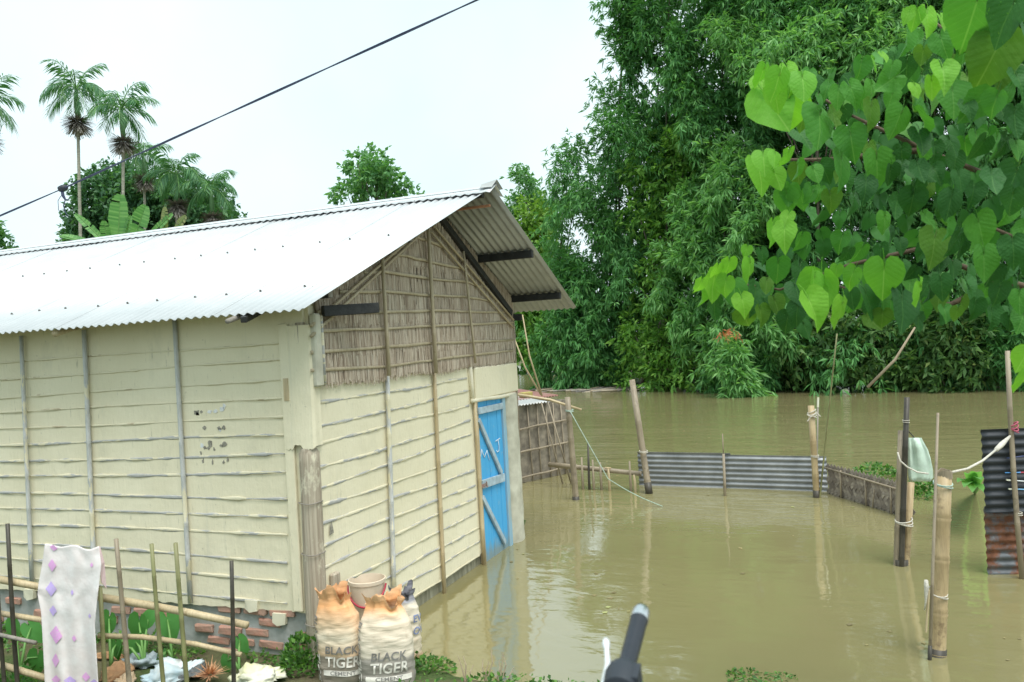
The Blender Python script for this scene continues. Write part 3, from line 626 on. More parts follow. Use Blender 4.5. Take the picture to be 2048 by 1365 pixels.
beam((4.02, -.05, 2.68), (RX+.02, -.05, RZ-.12), .03, .035, WOOD_DARK, 'rafter'); 
m = MB(); bamboo(m, (.12, 3.0, 2.40), (-.52, 2.72, 2.38), .040, .036, .45, 0, 12)
p0 = wl(150, 655, -.05); m = MB(); bamboo(m, at(110, 668, 6.35), at(175, 645, 6.9), .026, .028, .4, 0, 12); m.build('rafter_tail', BAMB_PALE, roof, smooth=True)
m = MB(); bamboo(m, at(455, 643, 5.55), at(520, 618, 6.2), .018, .02, .4, 0, 10); m.build('rafter_tail', WOOD_GREY, roof, smooth=True)
beam(at(487, 640, 5.62), at(535, 615, 6.2), .022, .022, WOOD_DARK, 'rafter_tail')

# ---------------------------------------------------------------- bamboo fence in front of the long wall
def fd(x): return 5.6-.4*x/465                       # metres to the fence along its line
fence = thing('bamboo_fence', 'low fence of thin stakes and tan bamboo rails before the cream wall', 'fence', (at(240, 1365, fd(240))[0], at(240, 1365, fd(240))[1], .15))
for (x0, y0, x1, y1, r, mt) in [(15,1048,36,1365,.016,BAMB_DARK),(-4,1190,10,1365,.015,BAMB_DARK),(232,1078,258,1365,.017,BAMB_GREY),(303,1088,327,1365,.015,BAMB_GREEN),(351,1086,374,1365,.016,BAMB_GREEN),(463,1122,467,1365,.015,BAMB_DARK),(200,1175,208,1365,.016,BAMB_GREEN)]:
    m = MB(); a = at(x0, y0, fd(x0)); b = at(x1, y1, fd(x1)); b = b+(b-a)/np.linalg.norm(b-a)*.30; bamboo(m, b, a, r, r*.85, .26, rng.uniform(-.012, .012), 8, (0, 1, 0)); m.build('stake', mt, fence, smooth=True)
for (x0, y0, x1, y1, r, mt, bend) in [(200,1195,495,1251,.026,BAMB_PALE,.010),(198,1272,482,1310,.018,BAMB_PALE,.035),(-20,1156,90,1176,.026,BAMB_PALE,0),(-20,1224,120,1246,.020,BAMB_PALE,0),(-20,1324,110,1362,.024,BAMB_PALE,0),(-10,1268,72,1286,.014,WOOD_GREY,0)]:
    m = MB(); s_ = .06 if r > .015 else -.03; bamboo(m, at(x0, y0, fd(x0)+s_), at(x1, y1, fd(x1)+s_), r, r*.9, .33, bend, 12, (0, 0, 1)); m.build('rail', mt, fence, smooth=True)
# cloth hung over the stakes
CLOTHM = simple('white_cotton', (.78, .74, .73), .9, 0, .08, 12, .25, c2=(.74, .66, .64)); PINK = simple('pink_print', (.70, .28, .66), .9, 0, .25, 90, c2=(.72, .5, .70)); VIOL = simple('violet_print', (.48, .33, .76), .9, 0, .25, 90, c2=(.6, .5, .74)); PALEP = simple('pale_pink_cloth', (.80, .60, .62), .9, 0, .1, 10)
cl_l = [(90,1088),(86,1120),(77,1168),(75,1190),(82,1225),(86,1290),(90,1370),(92,1440)]; cl_r = [(198,1092),(203,1130),(199,1165),(194,1205),(190,1250),(194,1320),(197,1370),(198,1440)]
def interp_poly(P, t): 
    k = t*(len(P)-1); i = min(int(k), len(P)-2); f = k-i; return (P[i][0]+(P[i+1][0]-P[i][0])*f, P[i][1]+(P[i+1][1]-P[i][1])*f)
def cloth_at(u, t, off=0.0):
    a, b = interp_poly(cl_l, t), interp_poly(cl_r, t); x = a[0]+(b[0]-a[0])*u; y = a[1]+(b[1]-a[1])*u
    if t < .25: y += 9*(math.sin(u*math.pi*2-.3)**2)*(1-t/.25)*(.9 if u > .5 else .5)
    dd = fd(x)-.05-off+.015*math.sin(u*8+t*2)*(.3+t)+.006*math.sin(u*19+1-t*3)*(.4+t)-.035*(u-.5)**2*4*min(1, t/.35)+.008*mnoise.noise((u*6, t*9, 2))
    return at(x, y, dd)
cloth = thing('hung_cloth', 'white cotton cloth with pink and violet diamonds hung over the fence', 'cloth', tuple(at(140, 1365, fd(140))))
m = MB(); nu, nv_ = 44, 70; m.add([cloth_at(i/nu, j/nv_) for j in range(nv_+1) for i in range(nu+1)], [(j*(nu+1)+i, j*(nu+1)+i+1, (j+1)*(nu+1)+i+1, (j+1)*(nu+1)+i) for j in range(nv_) for i in range(nu)])
sheet_o = m.build('cloth_sheet', CLOTHM, cloth, smooth=True); s_ = sheet_o.modifiers.new('thick', 'SOLIDIFY'); s_.thickness = .003; s_.offset = 1
def cloth_uv(px, py):
    t = .5
    lo, hi = 0, 1
    for _ in range(30):
        t = (lo+hi)/2; yy = (interp_poly(cl_l, t)[1]+interp_poly(cl_r, t)[1])/2
        if yy < py: lo = t
        else: hi = t
    a, b = interp_poly(cl_l, t), interp_poly(cl_r, t); return (px-a[0])/(b[0]-a[0]), t
def diamond(px, py, w_, h_, mat):
    m = MB(); k = 5; P = []
    for i in range(k+1):
        for j in range(k+1):
            s0, s1 = i/k-.5, j/k-.5; u, t = cloth_uv(px+(s0+s1)*w_*.5, py+(s0-s1)*h_*.5); P.append(cloth_at(min(1, max(0, u)), min(1, max(0, t)), .010))
    m.add(P, [(i*(k+1)+j, i*(k+1)+j+1, (i+1)*(k+1)+j+1, (i+1)*(k+1)+j) for i in range(k) for j in range(k)]); m.build('printed_diamond', mat, cloth)
for q in [(107,1096,15,14,PINK),(104,1133,16,24,PINK),(102,1180,22,36,VIOL),(106,1228,15,24,VIOL),(112,1277,25,38,PINK),(111,1327,14,26,PINK),(112,1361,18,16,PINK),(144,1185,6,12,VIOL),(148,1275,9,14,PINK),(183,1124,6,12,PINK),(179,1224,5,9,VIOL),(172,1352,17,22,PINK),(140,1362,26,18,VIOL),(188,1364,16,16,VIOL)]: diamond(*q)
m = MB(); fr = [at(200, 1093, fd(200)+.02), at(209, 1125, fd(200)+.03), at(213, 1178, fd(200)+.03), at(203, 1165, fd(200)), at(201, 1130, fd(200)-.02)]; m.add(fr, [(0, 1, 4), (1, 2, 3), (1, 3, 4)]); o = m.build('cloth_back_fold', PALEP, cloth); s_ = o.modifiers.new('thick', 'SOLIDIFY'); s_.thickness = .004

# ---------------------------------------------------------------- cement sacks and bucket at the house corner
INK = simple('dark_grey_ink', (.27, .255, .24), .7, 0, .25, 40); INKW = simple('white_print', (.80, .76, .68), .7, 0, .12, 40); INKB = simple('blue_print', (.22, .27, .46), .7, 0, .3, 40)
class Sack:
    def __init__(s, name, label, base, h, wx, wy, rot, lean, mat, top='ears', seed=1):
        s.base = np.asarray(base, float); s.h = h; s.wx = wx; s.wy = wy; s.rot = rot; s.lean = np.asarray(lean, float); s.seed = seed
        s.root = thing(name, label, 'sack', base, 'cement sacks beside the corner post'); m = bmesh.new(); uvl = m.loops.layers.uv.new('UVMap'); N, K = 72, 60; V_ = []
        for j in range(K+1):
            for i in range(N): V_.append(m.verts.new(V(s.pt(2*math.pi*i/N, j/K)-s.base)))
        for j in range(K):
            for i in range(N):
                f = m.faces.new((V_[j*N+i], V_[j*N+(i+1) % N], V_[(j+1)*N+(i+1) % N], V_[(j+1)*N+i])); f.smooth = True
                for l, (a, b) in zip(f.loops, ((i, j), (i+1, j), (i+1, j+1), (i, j+1))): l[uvl].uv = (a/N, b/K)
        m.faces.new([V_[i] for i in range(N-1, -1, -1)])
        me = bpy.data.meshes.new('sack_body'); m.to_mesh(me); m.free(); me.materials.append(mat); s.body = link(bpy.data.objects.new('sack_body', me), s.root)
    def pt(s, a, t, off=0.0):
        # theta 0 faces the viewer side of the sack; widths follow a filled bag gathered at the mouth
        prof = np.interp(t, [0, .04, .12, .35, .6, .74, .84, .92, 1.0], [.80, .93, 1.0, 1.0, .98, .92, .74, .56, .70])
        ex = 2.6; ca, sa = math.cos(a), math.sin(a); k = (abs(ca)**ex+abs(sa)**ex)**(-1/ex)
        wr = .007*mnoise.noise((ca*1.3+s.seed, sa*1.3, t*14))+.005*mnoise.noise((ca*3+s.seed*3, sa*3, t*26))
        fold = (.10*max(0, t-.70)/.3)*math.sin(a*7+s.seed*2)
        rx = s.wx*(prof+fold)*k+wr+off; ry = s.wy*(prof+fold)*k+wr+off
        x, y = sa*rx, -ca*ry; z = s.h*t
        if t > .84: z += (t-.84)/.16*s.h*(.05*math.sin(2*a+.9+s.seed)+.035*math.sin(5*a+s.seed)+.06*mnoise.noise((ca*4, sa*4, s.seed)))
        c, q = math.cos(s.rot), math.sin(s.rot)
        return s.base+np.array([x*c-y*q, x*q+y*c, z])+s.lean*t*t
    def text(s, body, a0, t0, size, mat, rot=0.0, name='printed_word', bold=.012, sx=1.0, shear=.15):
        cu = bpy.data.curves.new('t', 'FONT'); cu.body = body; cu.size = size; cu.align_x = 'CENTER'; cu.align_y = 'CENTER'; cu.offset = bold*size; cu.shear = shear; cu.space_character = 1.02; cu.resolution_u = 3
        ob = bpy.data.objects.new('t', cu); COL.objects.link(ob); dg = bpy.context.evaluated_depsgraph_get(); me = bpy.data.meshes.new_from_object(ob.evaluated_get(dg)); bpy.data.objects.remove(ob); bpy.data.curves.remove(cu)
        b = bmesh.new(); b.from_mesh(me); bmesh.ops.triangulate(b, faces=b.faces)
        for _ in range(3):
            es = [e for e in b.edges if e.calc_length() > .03]
            if es: bmesh.ops.subdivide_edges(b, edges=es, cuts=1); bmesh.ops.triangulate(b, faces=b.faces)
        for v_ in b.verts:
            x, y = v_.co.x*sx, v_.co.y; x, y = x*math.cos(rot)-y*math.sin(rot), x*math.sin(rot)+y*math.cos(rot)
            v_.co = V(s.pt(a0+x/(s.wx*1.02), t0+y/s.h, .0065)-s.base)
        b.to_mesh(me); b.free(); me.materials.clear(); me.materials.append(mat); me.name = name; o = link(bpy.data.objects.new(name, me), s.body)
    def band(s, a0, a1, t0, t1, mat, name='printed_band'):
        m = MB(); n, k = 16, 4; P = [s.pt(a0+(a1-a0)*i/n, t0+(t1-t0)*j/k, .0045) for j in range(k+1) for i in range(n+1)]
        m.add(P, [(j*(n+1)+i, j*(n+1)+i+1, (j+1)*(n+1)+i+1, (j+1)*(n+1)+i) for j in range(k) for i in range(n)]); m.build(name, mat, s.body, smooth=True)
OR, CRM, DK = (.84, .42, .18), (.85, .73, .58), (.33, .285, .23)
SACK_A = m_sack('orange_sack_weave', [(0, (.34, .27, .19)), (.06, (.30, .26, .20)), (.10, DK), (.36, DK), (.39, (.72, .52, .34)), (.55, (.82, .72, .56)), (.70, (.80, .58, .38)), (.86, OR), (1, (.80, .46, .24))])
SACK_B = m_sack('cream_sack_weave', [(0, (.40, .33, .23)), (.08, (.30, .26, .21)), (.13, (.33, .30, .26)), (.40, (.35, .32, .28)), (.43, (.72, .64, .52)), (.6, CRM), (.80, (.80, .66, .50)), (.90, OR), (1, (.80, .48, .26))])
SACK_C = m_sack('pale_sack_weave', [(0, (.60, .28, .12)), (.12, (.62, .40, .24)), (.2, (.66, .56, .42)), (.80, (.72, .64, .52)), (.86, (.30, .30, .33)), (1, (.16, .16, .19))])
view = math.atan2(_d[1], _d[0])
# bag faces look back at the lens roughly (-d); theta=0 of a sack points to local -y
fr_ = view-math.pi/2
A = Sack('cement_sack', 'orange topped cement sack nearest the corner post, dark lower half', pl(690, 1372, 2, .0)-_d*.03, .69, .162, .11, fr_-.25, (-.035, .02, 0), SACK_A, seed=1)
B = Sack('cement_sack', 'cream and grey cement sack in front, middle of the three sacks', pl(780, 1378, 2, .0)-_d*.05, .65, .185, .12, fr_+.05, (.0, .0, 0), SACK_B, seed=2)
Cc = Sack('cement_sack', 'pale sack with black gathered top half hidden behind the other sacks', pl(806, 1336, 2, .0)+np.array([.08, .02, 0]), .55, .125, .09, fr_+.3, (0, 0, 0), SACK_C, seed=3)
for S_, a_s in ((A, .32), (B, .12)):
    S_.text('BLACK', a_s, .435, .075, INK, 0, bold=.02); S_.text('TIGER', a_s, .315, .098, INKW, 0, bold=.02, sx=.93)
    S_.band(a_s-.85, a_s+.85, .185, .235, INKW); S_.text('CEMENT', a_s, .21, .034, INK, 0, bold=.02, sx=1.35, shear=0)
    S_.text('BLACK', a_s-1.22, .60, .075, INK, -math.pi/2, bold=.01, sx=1.05); S_.text('TIGER', a_s-1.22, .22, .085, INKW, -math.pi/2, bold=.01, sx=1.1)
Cc.text('EV', .75, .62, .075, INKB, 0); Cc.text('OV', .78, .46, .075, INKB, 0)
BUCK = simple('dirty_cream_plastic', (.74, .63, .50), .5, 0, .2, 5, .1, c2=(.60, .49, .37)); HAND = simple('crimson_plastic', (.42, .03, .06), .4)
bp_ = at(736, 1200, 6.02); bb = np.array([bp_[0], bp_[1], .50-.22]); bucket = thing('plastic_bucket', 'dirty cream plastic bucket with crimson handle behind the sacks', 'bucket', tuple(bb))
m = MB(); vv = []; N = 40; prof = [(.0, 0), (.095, 0), (.098, .01), (.118, .20), (.130, .33), (.137, .335), (.139, .36), (.131, .362), (.128, .335), (.115, .20), (.094, .02), (0, .02)]
for r_, z_ in prof:
    for k in range(N):
        t = 2*math.pi*k/N; rr_ = r_; zz = z_
        if z_ > .33 and abs(t-1.2) < .3: zz -= .022*math.cos((t-1.2)/.3*1.57)
        vv.append(bb+np.array([math.cos(t)*rr_, math.sin(t)*rr_, zz]))
m.add(vv, [(i*N+k, i*N+(k+1) % N, (i+1)*N+(k+1) % N, (i+1)*N+k) for i in range(len(prof)-1) for k in range(N)]); m.build('bucket_shell', BUCK, bucket, smooth='auto')
m = MB(); hr_ = np.array([_r[0], _r[1], 0]); back = -np.array([_d[0], _d[1], 0]); cen = bb+np.array([0, 0, .335])
m.tube([cen+hr_*math.cos(t)*.142+(back*.86+np.array([0, 0, -1.0]))*math.sin(t)*.15 for t in np.linspace(.1, math.pi-.1, 22)], .0075, 7); m.build('bucket_handle', HAND, bucket, smooth=True)
m = MB(); m.box((bb[0]-.12, bb[1]-.12, 0), (bb[0]+.12, bb[1]+.10, bb[2]-.003)); tag(m.build('brick_block', CEMENT, None, bevel=.01), 'grey block hidden under the plastic bucket', 'block')
m = MB(); a = at(790, 1190, 5.95); m.box((a[0]-.10, a[1]-.03, a[2]-.06), (a[0]+.07, a[1]+.03, a[2]-.02)); m.box((a[0]-.05, a[1]-.02, -.1), (a[0]+.0, a[1]+.02, a[2]-.06)); tag(m.build('wood_stub', WOOD_GREY, None, bevel=.006), 'short grey wooden stub right of the bucket', 'wood')

# ---------------------------------------------------------------- plants and litter by the fence
def heart_blade(m, c, tip, nrm, L, wd, fold=.12, lobes=True):
    c, tip, nrm = [np.asarray(q, float) for q in (c, tip, nrm)]; tip /= np.linalg.norm(tip); sd_ = np.cross(tip, nrm); sd_ /= np.linalg.norm(sd_); nrm = np.cross(sd_, tip)
    half = [(0, 1.0), (14, .84), (32, .70), (58, .62), (88, .58), (118, .56), (148, .52), (168, .42), (180, .10)]; ang = [a for a, _ in half]+[360-a for a, _ in half[-2:0:-1]]; rad = [r for _, r in half]+[r for _, r in half[-2:0:-1]]; P = [c]
    for f in (.55, 1.0):
        for a, r in zip(ang, rad):
            x = math.sin(math.radians(a))*r*f*wd; y = math.cos(math.radians(a))*r*f; P.append(c+sd_*x*L+tip*y*L+nrm*L*(fold*abs(x)-.22*y*abs(y)*f))
    k = len(ang); m.add(P, [(0, 1+i, 1+(i+1) % k) for i in range(k)]+[(1+i, 1+k+i, 1+k+(i+1) % k, 1+(i+1) % k) for i in range(k)])
def taro(label, base, leaves):
    t = thing('taro_plant', label, 'plant', tuple(base), 'taro plants behind the fence')
    for (px, py, dd, L, tipd, face) in leaves:
        c_ = at(px, py, dd); m = MB(); b_ = np.asarray(base, float); mid = (b_+c_)/2+np.array([0, 0, .05]); m.tube([b_, mid, c_], [.012, .009, .005], 6); m.build('stalk', STEM_G, t, smooth=True)
        m = MB(); nrm = -_d*face+np.array([0, 0, 1.])*(1-face)+np.array([rng.uniform(-.2, .2), rng.uniform(-.2, .2), 0]); heart_blade(m, c_, tipd, nrm, L, .85); m.build('leaf', LEAF_TARO, t, smooth=True)
def gp(px, py, z=.12): return pl(px, py, 2, z)
taro('taro plant with two round leaves at far left between dark stakes', gp(40, 1345, .13), [(28, 1252, 6.15, .16, (0, .2, -1), .7), (62, 1256, 6.1, .15, (.1, -.6, -.8), .6), (75, 1315, 5.9, .16, (0, .3, -1), .5), (45, 1350, 5.8, .14, (0, -.3, -1), .4)])
taro('taro plant with one leaf just right of the hung cloth', gp(222, 1335, .13), [(218, 1238, 6.1, .16, (0, .4, -1), .75), (232, 1290, 6.0, .13, (0, .1, -1), .5)])
taro('tallest taro plant with large folded leaf behind the two green stakes', gp(288, 1330, .13), [(278, 1246, 6.1, .19, (.0, .25, -1), .8), (296, 1240, 6.15, .13, (.1, -.5, .6), .6), (272, 1285, 6.0, .17, (0, .1, -1), .6), (240, 1292, 6.0, .14, (0, .5, -.8), .4)])
taro('taro plant with broad leaf between the two green stakes', gp(345, 1320, .13), [(335, 1240, 6.15, .18, (0, -.3, -1), .8), (330, 1310, 6.0, .10, (0, .3, -.6), .3)])
taro('small taro plant with upright leaf beside the black right stake', gp(478, 1340, .13), [(480, 1282, 5.95, .11, (.1, -.5, -.9), .8), (455, 1322, 5.8, .12, (0, .4, -1), .6)])
BLUEP = simple('pale_blue_plastic', (.50, .64, .72), .45, 0, .25, 9, .2, c2=(.70, .72, .70)); WHITEP = simple('white_plastic', (.72, .72, .68), .5, 0, .2, 7, .2, c2=(.60, .58, .30)); GREYP = simple('grey_plastic', (.33, .40, .43), .5, 0, .4, 12, .2); CARD = simple('brown_card', (.40, .23, .12), .9, 0, .35, 9, .4); HUSK = simple('orange_husk', (.72, .40, .22), .9, 0, .25, 20)
def crumple(name, label, cat, p, s, mat, seed, flat=.45):
    m = bmesh.new(); bmesh.ops.create_icosphere(m, subdivisions=4, radius=1)
    for f_ in m.faces: f_.smooth = True
    for v_ in m.verts:
        q = v_.co.copy(); n1 = .35*mnoise.noise(q*8+Vector((seed, 5, 0)))+ mnoise.noise(q*1.6+Vector((seed, 0, 0)))+.7*abs(mnoise.noise(q*3.3+Vector((0, seed, 0)))); v_.co = Vector((q.x*s[0]*(1+.5*n1), q.y*s[1]*(1+.5*n1), max(-.3, q.z)*s[2]*.7*(1+1.3*n1-.8*abs(mnoise.noise(q*2.6+Vector((seed, 1, 7)))))))
    me = bpy.data.meshes.new(name); m.to_mesh(me); m.free(); me.materials.append(mat); o = link(bpy.data.objects.new(name, me)); o.location = V(p); o.rotation_euler = (0, 0, seed); tag(o, label, cat); return o
for n_, l_, px, py, s_, mt, sd in [('plastic_bag', 'crumpled grey plastic bag behind the olive stakes', 285, 1325, (.13, .08, .08), GREYP, 2), ('plastic_sheet', 'pale blue and white plastic sheet lying under the green stakes', 340, 1350, (.20, .13, .09), BLUEP, 3), ('plastic_sheet', 'white and yellow plastic sheet right of the black stake', 515, 1352, (.15, .10, .07), WHITEP, 5), ('card_scrap', 'torn brown card right of the cloth', 235, 1345, (.16, .10, .05), CARD, 7), ('card_scrap', 'brown leaf scrap behind the card by the cloth', 215, 1313, (.12, .05, .03), CARD, 8), ('plastic_bag', 'small dark plastic bag between green stakes and husk', 380, 1345, (.12, .09, .05), simple('dark_plastic', (.12, .13, .13), .5), 9), ('paper_scrap', 'pale paper scrap under the cloth edge', 250, 1362, (.12, .06, .04), simple('buff_paper', (.60, .45, .30), .9), 4)]:
    crumple(n_, l_, n_.split('_')[1], gp(px, py, .13), s_, mt, sd)
hk = gp(420, 1352, .14); m = MB(); 
for i in range(90):
    a = rng.uniform(0, 6.28); e = rng.uniform(.1, 1.3); L = rng.uniform(.07, .14); dv = np.array([math.cos(a)*math.cos(e), math.sin(a)*math.cos(e), math.sin(e)]); sv = np.cross(dv, [0, 0, 1.]); sv /= np.linalg.norm(sv); b0 = hk+dv*.02
    m.add([b0-sv*.008, b0+sv*.008, b0+dv*L+np.array([0, 0, -.02]), ], [(0, 1, 2)])
tag(m.build('fibre_husk', HUSK, None), 'frayed orange fibre husk on the ground left of the black stake', 'husk')
def leaf_cloud(P, D, L, Wd, nrm_up=.6, tipdrop=.12, wpos=.42):
    """quads for many leaves: base P, direction D (unit), length L, half-width Wd"""
    n = len(P); up = np.tile(np.array([0, 0, 1.]), (n, 1))*nrm_up+NR.normal(0, .5, (n, 3)); s = np.cross(D, up); s /= (np.linalg.norm(s, axis=1, keepdims=True)+1e-9)
    L = L[:, None]; Wd = Wd[:, None]; nn = np.cross(s, D); a = P; t = P+D*L-np.array([0, 0, 1.])*L*tipdrop; mid = P+D*L*wpos+nn*L*.03
    v = np.stack([a, mid+s*Wd, t, mid-s*Wd], 1).reshape(-1, 3); f = np.arange(4*n).reshape(-1, 4); return v, f
def unit(a): return a/(np.linalg.norm(a, axis=-1, keepdims=True)+1e-9)
# low weeds: one uncountable cover
P = []; 
for i in range(26000):
    x, y = NR.uniform(-1.6, .75), NR.uniform(-3.4, 4.0)
    if x > np.interp(y, SH_Y, SH_X)+.10 or (y > -.02 and x > -.02): continue
    dn = mnoise.noise((x*1.7, y*1.7, 11)); near_wall = math.exp(-((x+.12)/.16)**2) if y > 0 else .35
    if y > .25 and x > -.75: dn -= .22
    if dn+.75*near_wall < .25: continue
    P.append((x, y, gz(x, y)+NR.uniform(0, .07)*(1+max(0, dn))))
P = np.array(P); D = unit(np.stack([NR.normal(0, 1, len(P)), NR.normal(0, 1, len(P)), NR.uniform(.1, 1.2, len(P))], 1)); L = NR.uniform(.018, .050, len(P))
v, f = leaf_cloud(P, D, L, L*.30); tag(np_mesh('low_weeds', v, f, LEAF_WEED), 'low green weeds covering the muddy bank', 'weeds', kind='stuff')
# clump of weeds hugging the post foot, floating weeds in the pond
def weed(name, label, c_, rx, rz, n, L0, mat=LEAF_WEED, group=None):
    c_ = np.asarray(c_, float); q = NR.normal(0, 1, (n, 3)); q = q/np.maximum(1, np.linalg.norm(q, axis=1, keepdims=True)/1.3)*np.array([rx, rx, rz]); q[:, 2] = np.abs(q[:, 2]); Pw = c_+q; Dw = unit(q*np.array([1, 1, 1.])/max(rx, .05)+NR.normal(0, .6, (n, 3))+np.array([0, 0, .3])); Lw = NR.uniform(.6, 1.2, n)*L0
    v, f = leaf_cloud(Pw, Dw, Lw, Lw*.30); t = thing(name, label, 'plant', tuple(c_), group); np_mesh('foliage', v, f, mat, t, kind='stuff')
    m = MB()
    for i in range(7):
        e = c_+q[i]; m.tube([c_+np.array([0, 0, -.05]), (c_+e)/2, e], [.006, .005, .002], 5)
    m.build('stem', STEM_G, t); return t
weed('weed_clump', 'bright green weed clump left of the corner post foot', (-.14, .08, .08), .13, .17, 420, .045)
weed('weed_clump', 'green weeds between the corner post and the orange sack', (.05, -.18, .03), .10, .16, 260, .04)
weed('weed_clump', 'weeds climbing the plinth end under the wall corner', (-.06, .17, .12), .07, .14, 200, .04)
weed('weed_clump', 'low weed clump at the foot of the right hand sack', pl(850, 1345, 2, .0), .16, .05, 260, .04)
weed('weed_clump', 'half sunk weeds in brown water at bottom edge', pl(1495, 1356, 2, .0), .10, .015, 110, .035)
weed('weed_clump', 'sparse half sunk weeds beside the bottom edge plants', pl(1565, 1358, 2, .0), .07, .012, 50, .03)
# dry twigs standing in the shallows
tw = thing('dry_branch', 'bare dry twiggy branch standing in the shallows right of the sacks', 'branch', tuple(pl(975, 1372, 2, 0)))
for (x0, y0, x1, y1, x2, y2) in [(935,1365,925,1340,916,1312),(930,1350,932,1330,926,1313),(948,1372,940,1345,947,1330),(968,1375,972,1345,978,1322),(972,1350,985,1325,982,1300),(985,1375,1003,1345,1006,1308),(1000,1355,1012,1330,1005,1305),(990,1370,975,1350,960,1342),(1003,1370,1020,1350,1028,1335),(975,1365,965,1335,966,1318),(982,1362,1000,1340,998,1320)]:
    m = MB(); dd = 5.55+rng.uniform(-.06, .06); m.tube([at(x0, y0+20, dd), at(x1, y1, dd+.02), at(x2, y2, dd+.05)], [.006, .0045, .002], 5); m.build('twig', TWIG, tw)

# ---------------------------------------------------------------- shed behind the house, poles and panels in the water
sa, sb = pl(1040, 970, 2, -.02), pl(1143, 948, 2, -.02); sdir = unit(sb-sa); sn = np.array([sdir[1], -sdir[0], 0.]); sn = sn if sn@(C-sa) > 0 else -sn
shed = thing('mud_shed', 'small mud walled shed with rusty sheet roof behind the house', 'shed', tuple(sa))
def sp(u, z, off=0.0): return sa+(sb-sa)*u+np.array([0, 0, z])+sn*off
m = MB(); uu = np.linspace(-.9, 1, 24); vv = []
for u in uu:
    z0 = .02+.02*mnoise.noise((u*9, 0, 0)); vv += [sp(u, z0), sp(u, .65, .012*mnoise.noise((u*5, 1, 0))), sp(u, 1.30), sp(u, 1.30, -.09), sp(u, z0, -.09)]
m.add(vv, [(5*i+k, 5*i+(k+1) % 5, 5*(i+1)+(k+1) % 5, 5*(i+1)+k) for i in range(len(uu)-1) for k in range(5)]+[(0, 1, 2, 3, 4), tuple(5*23+k for k in range(5))]); sw_ = m.build('mud_wall', MUD, shed)
back_ = -sn*1.9; m = MB(); m.add([sp(1, 0, -.1), sp(1, 1.30, -.1), sp(1, 1.30)+back_, sp(1, 0)+back_], [(0, 1, 2, 3)]); o = m.build('side_wall', MUD, shed); o.modifiers.new('t', 'SOLIDIFY').thickness = .06
m = MB(); m.obox(sp(-.9, -.5, -.12), sp(1, -.5, -.12), np.array([0, 0, .55]), sn*.03); m.build('wet_wall_foot', WOOD_DARK, shed)
for u in (.02, .21, .40, .56, .70, .86, .985):
    m = MB(); m.tube([sp(u+.03*rng.uniform(-1, 1), -.25, .03), sp(u+.01*rng.uniform(-1, 1)-.02, 1.28, .03)], [.012, .010], 6); m.build('lattice_stick', BAMB_GREY, sw_, smooth=True)
for z in (.13, .55, .93):
    m = MB(); m.tube(wavy(sp(-.05, z-.02, .05), sp(1.0, z+.03, .05), 8, .006, int(z*100)), .018, 7, flat=(sn, .6)); m.build('lattice_batten', BAMB_GREY, sw_, smooth=True)
def corr_panel(name, o0, ud, vd, nu_, L, Hh, amp, mat, parent, along='u', pitch=.0765, thick=.0015, ragged=0.0, seed=0):
    """corrugated sheet: ribs run along ud if along=='u' (profile varies with v) else along vd"""
    o0, ud, vd = [np.asarray(q, float) for q in (o0, ud, vd)]; nrm = np.cross(ud, vd); nrm /= np.linalg.norm(nrm); m = MB()
    ln = Hh if along == 'u' else L; k = max(8, int(ln/pitch*8)); oth = L if along == 'u' else Hh; q = 14; vv = []
    for i in range(k+1):
        s_ = ln*i/k; h = amp*math.cos(2*math.pi*s_/pitch)
        for j in range(q+1):
            t_ = oth*j/q; e = 1+ragged*mnoise.noise((s_*9, j*.7+seed, 0)) if j in (0, q) else 1
            dent = .007*mnoise.noise((s_*2+seed, t_*2, 1)); pu, pv = (t_*e, s_) if along == 'u' else (s_, t_*e)
            vv.append(o0+ud*pu+vd*pv+nrm*(h+dent))
    m.add(vv, [(i*(q+1)+j, i*(q+1)+j+1, (i+1)*(q+1)+j+1, (i+1)*(q+1)+j) for i in range(k) for j in range(q)]); o = m.build(name, mat, parent, smooth=True); sd_ = o.modifiers.new('thick', 'SOLIDIFY'); sd_.thickness = thick; return o
UP = np.array([0, 0, 1.])
rdir = unit(-sn*1.0+UP*.10)
corr_panel('roof_sheet', sp(-.9, 1.30, .12), sdir, rdir, 0, 1.0, 2.0, .012, ROOF_IN, shed, 'v', .07); 
corr_panel('roof_sheet', sp(-.05, 1.315, .10), sdir, rdir, 0, .75, 2.0, .012, ROOF_IN, shed, 'v', .07)
corr_panel('rusty_roof_sheet', sp(-.6, 1.36, -.30), sdir, rdir, 0, 2.05, 1.7, .012, RUST_ROOF, shed, 'v', .07)
for nm, lb, u, off, z, mt in (('loose_brick', 'orange brick lying on the rusty shed roof', .02, -.5, 1.43, BRICK_O), ('loose_brick', 'mossy yellow brick lying on the rusty shed roof', .44, -.45, 1.43, MOSSB)):
    m = MB(); p = sp(u, z, off); m.obox(p, p+sdir*.24, UP*.045, sn*.06); tag(m.build(nm, mt, None, bevel=.012), lb, 'brick', 'bricks on the shed roof')
def pole(name, label, cat, q0, q1, dd0, r0, r1, mat, dd1=None, seg=.3, bend=0.0, wet=True, group='poles standing in the water', sink=.6, n=10):
    a = at(*q0, dd0); b = at(*q1, dd1 or dd0); t = thing(name, label, cat, tuple(a), group); m = MB(); dv = unit(a-b); bamboo(m, a+dv*sink, b, r0, r1, seg, bend, n, (1, 0, 0)); m.build('shaft', mat, t, smooth=True)
    if wet:
        m = MB(); m.tube([a+dv*.15, a-dv*.05], r0*1.06, n); m.build('wet_foot', BAMB_DARK, t, smooth=True)
    return t
